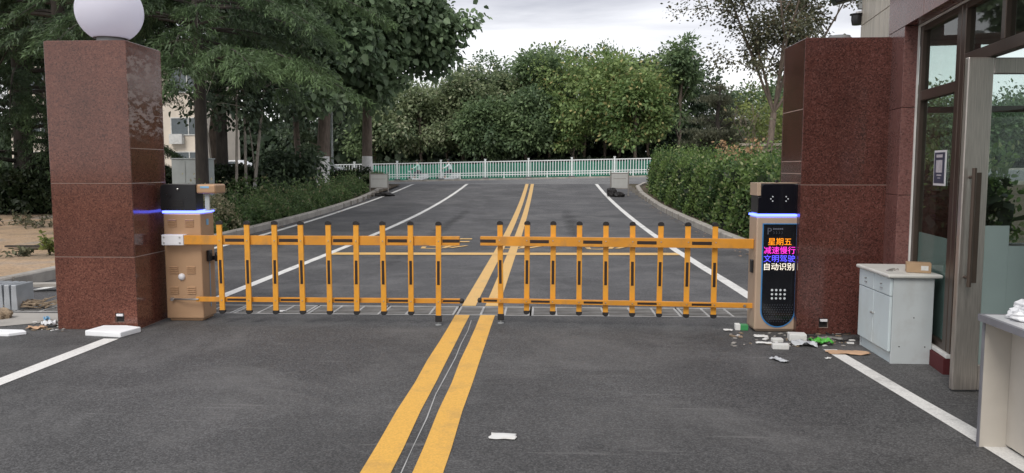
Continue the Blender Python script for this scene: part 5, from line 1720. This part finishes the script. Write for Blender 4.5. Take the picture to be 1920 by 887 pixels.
# cars
def car(loc, rz, label, seed):
    r = empty('parked_car', loc, label, 'car', 'white cars parked behind the left hedge', rz)
    prof = [(-2.2, .3), (2.2, .3), (2.25, .62), (2.15, .8), (1.2, .95), (.45, 1.4), (-.9, 1.45), (-1.75, 1.05), (-2.2, .95), (-2.27, .6)]
    b = MB()
    hw = .85
    lo = [(x, -hw if z < 1 else -hw * .8, z) for x, z in prof]; hi = [(x, hw if z < 1 else hw * .8, z) for x, z in prof]
    n_ = len(prof); b.add(lo + hi, [tuple(range(n_)), tuple(range(n_, 2 * n_))[::-1]] + [(i, n_ + i, n_ + (i + 1) % n_, (i + 1) % n_) for i in range(n_)])
    b.build('body', M['car_white'], r, bevel=.05, smooth=True)
    for sy in (-1, 1):
        b = MB(); y = sy * .76
        w_ = [(-1.45, 1.05), (-.85, 1.36), (-.1, 1.37), (-.1, 1.02)], [(0, 1.02), (0, 1.37), (.4, 1.34), (.98, 1.02)]
        for q in w_:
            b.prism(q, y - .03 * (sy < 0) - .09 * sy * -1 * 0, y + .03, 'y')
        o = b.build('side_window', M['win_dark'], r)
        for sx in (-1.38, 1.4):
            b = MB(); b.tube([(sx, sy * .62, .31), (sx, sy * .87, .31)], .31, 20); q = b.build('wheel', M['tyre'], r, smooth=True)
            b = MB(); b.tube([(sx, sy * .86, .31), (sx, sy * .885, .31)], .19, 16); b.build('rim', M['steel'], q)
    b = MB(); b.box(2.16, 2.24, -.75, -.45, .68, .8); b.build('headlight', M['dot_white'], r, bevel=.02)
    b = MB(); b.box(2.16, 2.24, .45, .75, .68, .8); b.build('headlight', M['dot_white'], r, bevel=.02)
p = D(570, 320, 44); car((p.x, 44, gz(p.x, 44)), rad(180), 'white car parked right of the slim trunks, behind the drooping bush', 1)
p = D(425, 320, 44.5); car((p.x, 44.5, gz(p.x, 44.5)), rad(178), 'white car parked left, behind the slim trunks', 2)
for k, px in enumerate((419, 447)):
    p = D(px, 316, 28 if k else 26)
    gpz = gz(p.x, p.y)
    b = MB(); b.box(-.16, .16, -.16, .16, 0, p.z - gpz + .12); b.box(-.19, .19, -.19, .19, p.z - gpz + .121, p.z - gpz + .17)
    tag(b.build('wall_post', M['black_rough'], loc=(p.x, p.y, gpz), bevel=.01), ('dark square post in the tall hedge left of the slim trunks', 'dark square post in the tall hedge between two slim trunks')[k], 'post')

# ================================================================== SIGN BOARDS
def sign(px1, px2, py_base, py_top, label, bz, base_y):
    P1 = D(px1, py_base, base_y); P2 = D(px2, py_base, base_y)
    zb = gz(P1.x, base_y)
    r = empty('sign_board', (P1.x, base_y, zb), label, 'sign', 'grey sign boards at the road mouth')
    w = P2.x - P1.x
    ht = D(px1, py_top, base_y).z - zb
    for x in (0, w):
        b = MB(); b.tube([(x, 0, 0), (x, 0, ht + .04)], .022, 8); b.box(x - .03, x + .03, -.2, .2, 0, .03); b.build('post', M['sign_frame'], r)
    b = MB(); b.box(.03, w - .03, -.012, .012, ht * .32, ht * .92); b.build('panel', M['sign_grey'], r)
    b = MB(); b.box(.024, w - .024, -.02, .02, ht * .92, ht * .92 + .035); b.box(.024, w - .024, -.02, .02, ht * .32 - .035, ht * .32)
    b.box(.1, w - .1, -.0145, -.0125, ht * .7, ht * .72)
    b.build('frame', M['sign_frame'], r)
    return r
sign(694, 728, 362, 324, 'grey sign board on two posts by the left kerb', 0, 31.5)
sign(1145, 1178, 360, 322, 'grey sign board on two posts by the right kerb', 0, 31.0)
def rag(px, py, Y, w, l, h, seed, label):
    p = D(px, py, Y); puffy_bag('black_bag', (p.x, Y, gz(p.x, Y)), w, l, h, seed, M['black_rough'], label, 'bag')
rag(719, 362, 30.6, .38, .3, .09, 21, 'flat black sack lying before the left sign board')
rag(1147, 358, 30.6, .2, .22, .22, 22, 'black sack at the left foot of the right sign board')
rag(1160, 360, 30.4, .2, .2, .12, 23, 'low black sack in front of the right sign board')

# ================================================================== WHITE ROAD FENCE, GREEN SCREEN, RIDERS
YF = 49.55
fpx = [501, 583, 665, 745, 827, 910, 991, 1072, 1152, 1233, 1315]
Xf = [D(px, 330, YF).x for px in fpx]
def zf(x):
    return gz(x, YF) + .1
fe = empty('road_railing', (Xf[0], YF, zf(Xf[0])), 'white municipal railing with close pickets across the road mouth', 'railing')
postb = MB(); postb.box(-.055, .055, -.055, .055, -.02, 1.2); postb.box(-.07, .07, -.07, .07, 1.2, 1.25); PM = postb.mesh('post', M['fence_white'])
baseb = MB(); baseb.box(-.2, .2, -.16, .16, -.0, .07); BMs = baseb.mesh('base_block', M['fence_base'])
for i, x in enumerate(Xf):
    p = link('post', PM, fe, (x - Xf[0], 0, zf(x) - zf(Xf[0])))
    link('base_block', BMs, p)
for i in range(len(Xf) - 1):
    w = Xf[i + 1] - Xf[i]
    zd = zf(Xf[i + 1]) - zf(Xf[i])
    b = MB()
    def bar(x0, x1, y0, y1, z0, z1):
        k0, k1 = zd * x0 / w, zd * x1 / w
        b.add([(x0, y0, z0 + k0), (x1, y0, z0 + k1), (x1, y1, z0 + k1), (x0, y1, z0 + k0), (x0, y0, z1 + k0), (x1, y0, z1 + k1), (x1, y1, z1 + k1), (x0, y1, z1 + k0)], [(0, 3, 2, 1), (4, 5, 6, 7), (0, 1, 5, 4), (1, 2, 6, 5), (2, 3, 7, 6), (3, 0, 4, 7)])
    bar(.06, w - .06, -.025, .025, 1.04, 1.1); bar(.06, w - .06, -.025, .025, .34, .39); bar(.06, w - .06, -.025, .025, .2, .25)
    for k in range(15):
        x = .06 + (w - .12) * (k + .5) / 15
        bar(x - .022, x + .022, -.012, .012, .08, 1.04)
    b.box(w * .42, w * .42 + .07, -.03, .03, -.0, .42)
    b.build('picket_panel', M['fence_white'], fe, loc=(Xf[i] - Xf[0], 0, zf(Xf[i]) - zf(Xf[0])))
# green screen strip beyond the street
x0, x1 = D(680, 330, 61.2).x, D(1260, 330, 61.2).x
gs = empty('green_screen', (x0, 61.2, gz(x0, 61.2)), 'dark green mesh screen beyond the white railing', 'screen')
b = MB(); k = 30
vs = []
for i in range(k + 1):
    x = (x1 - x0) * i / k
    zb = gz(x0 + x, 61.2) - gz(x0, 61.2)
    vs += [(x, .05 * math.sin(i * 1.9), zb + .05), (x, .05 * math.sin(i * 1.9), zb + 1.42 + .04 * math.sin(i * 2.7))]
b.add(vs, [(2 * i, 2 * i + 2, 2 * i + 3, 2 * i + 1) for i in range(k)])
o = b.build('mesh_cloth', M['green_net'], gs); s = o.modifiers.new('s', 'SOLIDIFY'); s.thickness = .01
for i in range(0, k + 1, 5):
    b = MB(); x = (x1 - x0) * i / k; b.tube([(x, .08, -.1), (x, .08, 1.2)], .025, 6); b.build('post', M['wood_dark'], gs)
xh0, xh1 = D(640, 330, 64).x, D(1330, 330, 64).x
hedge('clipped_hedge', [(xh0, 64), (xh1, 64)], 1.3, 1.55, 16000, 'dark clipped hedge under the far trees behind the railing', 'hedge_dark', 26, lsize=.2, core='hedge_dark', z0=0)


def skin_body(name, chains, m, parent, lv=1):
    """chains of (x,y,z,r) sharing coincident points, grown into one continuous skin"""
    bm = bmesh.new()
    sk = bm.verts.layers.skin.verify()
    idx = {}
    first = True
    for ch in chains:
        prev = None
        for (x, y, z, r) in ch:
            key = (round(x, 3), round(y, 3), round(z, 3))
            if key not in idx:
                v = bm.verts.new((x, y, z)); v[sk].radius = (r, r); v[sk].use_root = first; first = False
                idx[key] = v
            v = idx[key]
            if prev and bm.edges.get((prev, v)) is None:
                bm.edges.new((prev, v))
            prev = v
    me = bpy.data.meshes.new(name); bm.to_mesh(me); bm.free(); me.materials.append(m)
    o = link(name, me, parent)
    o.modifiers.new('skin', 'SKIN').use_smooth_shade = True
    s = o.modifiers.new('sub', 'SUBSURF'); s.levels = lv; s.render_levels = lv
    return o


def rider(px, Y, jacket, lab_p, lab_s, bike, seed):
    g0 = on_ground(px, Y); z0 = gz(g0.x, Y) + .01
    loc = (g0.x, Y, z0)
    # machine faces -x
    r = empty('electric_scooter', loc, lab_s, 'scooter', 'scooters ridden past the railing')
    for wx_ in (-.6, .6):
        b = MB(); R0 = .22 if not bike else .3
        ring = [(wx_ + R0 * math.cos(t), 0, R0 + .03 + R0 * math.sin(t)) for t in [2 * math.pi * k / 20 for k in range(21)]]
        b.tube(ring, .045, 8, caps=False); q = b.build('wheel', M['tyre'], r, smooth=True)
        b = MB(); b.tube([(wx_, -.03, R0 + .03), (wx_, .03, R0 + .03)], R0 * .55, 14); b.build('rim', M['steel'], q)
    b = MB(); b.prism([(-.42, .28), (.3, .26), (.85, .42), (.8, .68), (.2, .72), (.05, .42), (-.34, .4), (-.5, .95), (-.58, .95), (-.5, .5)], -.13, .13, 'y'); b.build('body', M['scooter_white'], r, bevel=.03)
    b = MB(); b.box(-.1, .75, -.13, .13, .72, .80); b.build('seat', M['black_rough'], r, bevel=.03)
    b = MB(); b.tube([(-.6, 0, .3), (-.52, 0, .95), (-.48, 0, 1.02)], .025, 8); b.tube([(-.42, -.32, 1.06), (-.5, 0, 1.03), (-.42, .32, 1.06)], .016, 8); b.build('handlebar', M['black'], r)
    b = MB(); b.lathe([(.01, 0), (.07, .02), (.075, .06)], (0, 0, 0), 14); b.build('headlight', M['dot_white'], r, loc=(-.6, 0, .88), rot=(0, rad(-90), 0))
    p = empty('person', loc, lab_p, 'person', 'riders beyond the railing')
    chs = [[(.15, 0, .88, .15), (.12, 0, 1.02, .14), (.08, 0, 1.2, .15), (.03, 0, 1.36, .13), (.0, 0, 1.44, .06), (-.03, 0, 1.5, .06), (-.05, 0, 1.58, .095), (-.05, 0, 1.68, .085)]]
    for sy in (-1, 1):
        chs.append([(.03, 0, 1.36, .13), (.03, sy * .17, 1.36, .06), (-.12, sy * .24, 1.2, .045), (-.36, sy * .29, 1.09, .035), (-.44, sy * .29, 1.07, .03)])
        chs.append([(.15, 0, .88, .15), (.1, sy * .1, .86, .09), (-.28, sy * .12, .8, .065), (-.22, sy * .12, .45, .045), (-.33, sy * .12, .42, .035)])
    skin_body('body', chs, M['skin'], p)
    j = [[(.15, 0, .86, .165), (.12, 0, 1.02, .16), (.08, 0, 1.2, .165), (.03, 0, 1.36, .14), (.01, 0, 1.42, .07)]]
    for sy in (-1, 1):
        j.append([(.03, 0, 1.36, .14), (.03, sy * .175, 1.36, .075), (-.12, sy * .24, 1.2, .06), (-.34, sy * .29, 1.095, .045)])
    skin_body('jacket', j, M[jacket], p)
    t = []
    for sy in (-1, 1):
        t.append([(.15, 0, .87, .16), (.1, sy * .1, .86, .1), (-.28, sy * .12, .8, .078), (-.22, sy * .12, .47, .058)])
    skin_body('trousers', t, M['dark_cloth'], p)
    bm = bmesh.new(); bmesh.ops.create_uvsphere(bm, u_segments=14, v_segments=10, radius=.115)
    for v in bm.verts:
        v.co = Vector((v.co.x * 1.05 - .035, v.co.y, v.co.z * .9 + 1.66))
    me = bpy.data.meshes.new('hair'); bm.to_mesh(me); bm.free(); me.materials.append(M['hair']); link('hair', me, p)


rider(784, 57, 'mint', 'person in a mint jacket riding a white scooter beyond the railing', 'white electric scooter ridden by the mint jacketed person', False, 1)
rider(842, 56.5, 'pale_cloth', 'person in a pale jacket riding beside the railing post, right of the mint rider', 'white electric scooter ridden by the pale jacketed person', True, 2)

# ================================================================== RIGHT SIDE
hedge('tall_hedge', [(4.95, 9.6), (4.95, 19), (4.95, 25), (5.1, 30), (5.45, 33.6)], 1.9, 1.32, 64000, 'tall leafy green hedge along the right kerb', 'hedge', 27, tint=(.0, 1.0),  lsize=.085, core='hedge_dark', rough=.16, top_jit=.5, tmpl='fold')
for k, (px, Y, hh, lab) in enumerate(((1352, 21, 2.05, 'dry tan shoot rising from the right hedge, leftmost of four'), (1375, 20, 1.95, 'dry tan shoot in the right hedge, second from left'), (1392, 18.5, 1.85, 'short dry tan shoot in the right hedge, third from left'), (1415, 18.5, 2.1, 'pale straw shoot in the right hedge, nearest the pillar'))):
    p = D(px, 330, Y); r = empty('dry_shoot', (p.x, Y, gz(p.x, Y)), lab, 'shoot', 'dry shoots in the right hedge')
    rng = np.random.default_rng(80 + k)
    b = MB(); b.tube([(0, 0, 0), (.04, 0, hh * .6), (.0, .02, hh)], [.012, .01, .004], 5); b.build('stem', M['twig'], r)
    n_ = 95
    P = np.stack([rng.normal(0, .1, n_), rng.normal(0, .1, n_), hh * rng.uniform(.72, 1.04, n_)], 1)
    link('leaves', leaf_mesh('leaves', P, unit(rng.normal(0, .8, (n_, 3)) - np.array([0, 0, .4])), unit(rng.normal(0, 1, (n_, 3))), .1 * rng.uniform(.6, 1.2, n_), .5, rng.uniform(0, 1, n_), LEAF['dry'], 'fold'), r)
hedge('clipped_hedge', [(4.9, 35.6), (9.5, 36.0), (16, 36.2)], 1.0, .7, 7000, 'low dark clipped hedge behind the right sign board', 'hedge_dark', 28, lsize=.09, core='hedge_dark')

# sparse tall tree behind the right pillar
def sparse_tree(px, Y, Ht, label, seed, R, r0, lean, nc, per, zmin):
    rng = np.random.default_rng(seed)
    g0 = on_ground(px, Y)
    root = empty('sparse_tree', g0, label, 'tree', 'thin crowned trees by the right pillar')
    b = MB()
    fork = Vector((lean * .35, 0, Ht * .33))
    b.tube([(0, 0, -.1), (lean * .12, 0, Ht * .12), (lean * .2, .02, Ht * .22), fork], [r0 * 1.25, r0, r0 * .92, r0 * .85], 10)
    tips = []
    for k in range(6):
        a = k / 6 * 6.28 + rng.uniform(-.3, .3)
        e = Vector((lean + math.cos(a) * R * rng.uniform(.35, .8), math.sin(a) * R * rng.uniform(.3, .7), Ht * rng.uniform(.8, 1.02)))
        m1 = fork.lerp(e, .4) + Vector((rng.normal(0, .15), rng.normal(0, .15), .1)); m2 = fork.lerp(e, .72) + Vector((rng.normal(0, .15), rng.normal(0, .15), .1))
        b.tube([fork, m1, m2, e], [r0 * .42, r0 * .3, r0 * .18, .01], 7, caps=False)
        for q in range(9):
            t = rng.uniform(.25, 1)
            s0 = fork.lerp(m1, t * 2) if t < .5 else m1.lerp(e, t * 2 - 1)
            d = Vector((rng.normal(0, 1), rng.normal(0, 1), rng.uniform(.1, 1.1))).normalized()
            ee = s0 + d * R * rng.uniform(.25, .6)
            b.tube([s0, s0.lerp(ee, .5) + Vector((0, 0, .08)), ee], [r0 * .16, r0 * .1, .005], 5, caps=False)
            tips += [s0.lerp(ee, .6), ee, s0.lerp(ee, .85)]
    b.build('trunk', M['bark'], root, smooth=True)
    T3 = np.array([tuple(q) for q in tips])
    T3 = T3[T3[:, 2] > zmin]
    idx = rng.integers(0, len(T3), nc)
    C = T3[idx] + rng.normal(0, .14, (nc, 3))
    O = unit(C - np.array([lean, 0, Ht * .6])); T = rng.uniform(0, 1, nc)
    P, A, Nn, s, t = blob_leaves(rng, (C, O, T), per, .34, .115)
    link('crown', leaf_mesh('crown', P, A, Nn, s, .65, t, LEAF['sparse'], 'quad'), root)
sparse_tree(1434, 28, 9.6, 'tall sparse tree with open crown rising left of the right pillar', 91, 3.7, .13, .6, 1700, 13, 2.3)
sparse_tree(1416, 24, 3.4, 'thin young stem in front of the wooden rails', 92, .7, .035, -.25, 20, 8, 2.0)

def spreading_pine(px, Y, Ht, W_, label, seed):
    rng = np.random.default_rng(seed)
    root = empty('pine_tree', on_ground(px, Y), label, 'tree')
    b = MB(); b.tube([(0, 0, -.1), (.1, 0, Ht * .4), (-.1, 0, Ht * .7), (0, 0, Ht)], [.14, .12, .09, .02], 9)
    Cs, Os = [], []
    for k in range(26):
        a = rng.uniform(0, 6.28); f = rng.uniform(.22, 1); l_ = W_ * (1.1 - f * .75) * rng.uniform(.5, 1.05)
        e = np.array([math.cos(a) * l_, math.sin(a) * l_, Ht * f + rng.uniform(-.1, .15)])
        b.tube([(0, 0, Ht * f * .92), tuple(e * np.array([.5, .5, 1]) + np.array([0, 0, .05])), tuple(e)], [.04, .03, .01], 5, caps=False)
        m_ = 12
        q = e * np.array([1, 1, 1]) * np.stack([rng.uniform(.35, 1.1, m_), rng.uniform(.35, 1.1, m_), np.ones(m_)], 1) + rng.normal(0, .16, (m_, 3)) * np.array([1, 1, .35])
        Cs.append(q); Os.append(np.tile(np.array([0, 0, 1.0]), (m_, 1)))
    C = np.concatenate(Cs); O = np.concatenate(Os)
    P, A, Nn, s, t = blob_leaves(rng, (C, O, rng.uniform(.1, .8, len(C))), 28, .22, .17, flat=.4, droop=-.2)
    b.build('trunk', M['bark_dark'], root, smooth=True)
    link('crown', leaf_mesh('crown', P, A, Nn, s, .25, t, LEAF['pine'], 'needle'), root)
spreading_pine(1345, 33, 4.4, 2.0, 'low spreading pine with flat tiers behind the right hedge', 93)
broad_tree('broadleaf_tree', on_ground(1440, 38), 5.0, (2.4, 2, 2.2), 'bright lime shrub-like tree behind the sparse tall tree', 'lime', 94, nl=12, nc=200, per=18, lsize=.2, rc=.45, r0=.08, low_cut=-.9)
# wooden rails
wp = D(1386, 283, 30); wr = empty('wooden_rails', (wp.x, 30, gz(wp.x, 30)), 'pale wooden rail structure behind the hedge beside the right pillar', 'rail fence')
def wz(py):
    return D(1420, py, 30).z - gz(wp.x, 30)
wl = D(1600, 283, 30).x - wp.x
for k, (py, m_, x0, x1) in enumerate(((271, 'wood', 0, wl), (278, 'wood_dark', .5, wl), (284, 'wood', .6, wl), (293, 'wood', .9, wl), (300, 'wood_dark', .9, wl))):
    b = MB(); z = wz(py); b.box(x0, x1, -.03 - .002 * k, .03, z - .045, z + .045); b.build('rail', M[m_], wr)
for x in (.62, 1.45, 2.3, 3.4):
    b = MB(); b.box(x, x + .09, .032, .12, -.05, wz(271) + .05); b.build('post', M['wood_dark'], wr)

# ================================================================== TREES ACROSS THE STREET
def far(px, Y, py_top, wpx, leaf, label, seed, hfrac=.5, **kw):
    g0 = on_ground(px, Y)
    zt = D(px, py_top - 12, Y).z - g0.z
    zc = 1450 / Y
    w = wpx * 1.18 / zc / 2
    a = dict(nl=20, nc=420, per=24, lsize=.34, rc=.62, r0=.16, low_cut=-.8)
    a.update(kw)
    return broad_tree('broadleaf_tree', (g0.x, Y, g0.z), zt, (w, w * .8, zt * hfrac), label, leaf, seed, group='trees across the street', **a)
far(1132, 66, 98, 250, 'yellow', 'wide yellow-green tree, the palest crown across the street', 101, .42, nl=24, nc=480, lsize=.36)
far(1095, 75, 72, 190, 'mid', 'tall green tree rising behind the yellow-green one', 102, .42)
far(1010, 68, 104, 120, 'mid', 'round green tree left of the yellow-green one', 103, .44)
far(945, 70, 128, 120, 'pale', 'greyish green tree under the brightest sky', 104, .44)
far(868, 69, 138, 150, 'pale', 'pale flowering tree right of the whitewashed pair', 105, .42, nl=20, nc=400)
far(790, 67, 168, 150, 'pale', 'pale flecked tree behind the mint rider', 106, .42, nl=20, nc=400)
far(705, 70, 120, 150, 'mid', 'green tree behind the straight whitewashed trunk', 107, .45)
far(1215, 76, 92, 110, 'dark', 'dark narrow tree right of the yellow-green one', 108, .44)
far(1272, 64, 72, 92, 'mid', 'bluish open tree with upright crown near the right hedge', 109, .40, nl=13, nc=200, rc=.5, lobe=.34)
far(1300, 70, 130, 120, 'dark', 'low dark tree between the upright one and the sparse tree', 110, .44, nl=14, nc=220)
far(1075, 63.5, 238, 60, 'yellow', 'small pale-leaved sapling before the dark trunks', 111, .3, nl=8, nc=60, rc=.4, r0=.06, lsize=.28)
far(985, 64.5, 168, 110, 'mid', 'low shaded tree under the round green one', 112, .42)
far(905, 65, 190, 110, 'mid', 'low shaded tree behind the railing left of the yellow lines', 113, .42)
far(620, 72, 100, 170, 'dark', 'dark tree far behind the lamp post', 114, .46)
far(1400, 74, 150, 130, 'mid', 'green tree far behind the sparse tall tree', 115, .46, nc=240)
far(1500, 60, 140, 200, 'mid', 'green tree hidden behind the right pillar', 116, .46)
far(1640, 60, 180, 200, 'mid', 'green tree seen through the booth glass, left one', 117, .46)
far(1790, 62, 178, 260, 'mid', 'dark green tree seen through the booth glass', 118, .46)
far(1960, 66, 172, 260, 'mid', 'green tree at the right seen through the open door', 119, .46)
far(930, 80, 108, 150, 'mid', 'tall green tree behind the greyish one, farther back', 121, .46)
far(1030, 82, 88, 150, 'mid', 'tall green tree farther back between the round one and the yellow-green one', 122, .46)
far(1190, 62, 150, 120, 'yellow', 'right flank of pale yellow-green foliage, a lower tree beside the widest one', 123, .42)
far(1160, 80, 80, 150, 'mid', 'tall green tree farthest back behind the yellow-green crown', 124, .46)
far(840, 80, 130, 160, 'mid', 'green tree farther back behind the pale flowering tree', 125, .46)
# feathery conifer tip
cedar((D(868, 300, 78).x, 78, .6), D(868, 106, 78).z - .6, 'feathery conifer tip above the pale flowering tree', 120, spread=2.8, z0=3, dens=.5, group='trees across the street')
# distant wood behind, one mass
rng = np.random.default_rng(200)
nW = 60000
xw = rng.uniform(-75, 75, nW)
hh = 6.3 + 1.2 * np.sin(xw * .21) + .9 * np.sin(xw * .57 + 1) + .5 * np.sin(xw * 1.3)
zw = rng.uniform(0, 1, nW) ** .9 * hh + .1
yw = 86 + rng.normal(0, 1.6, nW) + 1.2 * np.sin(xw * .8 + zw)
me = leaf_mesh('distant_wood', np.stack([xw, yw, zw], 1), unit(rng.normal(0, 1, (nW, 3))), unit(rng.normal(0, .7, (nW, 3)) + np.array([0, -.7, .5])), rng.uniform(.6, 1.2, nW), .7, rng.uniform(0, .6, nW), LEAF['dark'], 'quad')
tag(link('distant_wood', me), 'dark mass of woodland closing the view behind the street trees', 'woodland', kind='stuff')
# fallen leaves by the kerbs
b = MB(); rc = random.Random(31)
for k in range(160):
    if rc.random() < .5:
        x, y = 3.62 - abs(rc.gauss(0, .12)), rc.uniform(9, 30)
    else:
        x, y = -6.55 + abs(rc.gauss(0, .14)), rc.uniform(11, 30)
    s_ = rc.uniform(.015, .04); a = rc.uniform(0, 6.28)
    b.add([(x + s_ * math.cos(a + t), y + s_ * math.sin(a + t), gz(x, y) + .006 + .006 * (i % 2)) for i, t in enumerate((0, 1.4, 3.14, 4.8))], [(0, 1, 2, 3)], rc.choice((0, 1)))
tag(b.build('fallen_leaves', [M['twig'], M['card_ground']]), 'dry fallen leaves scattered along both kerbs', 'leaves', kind='stuff')
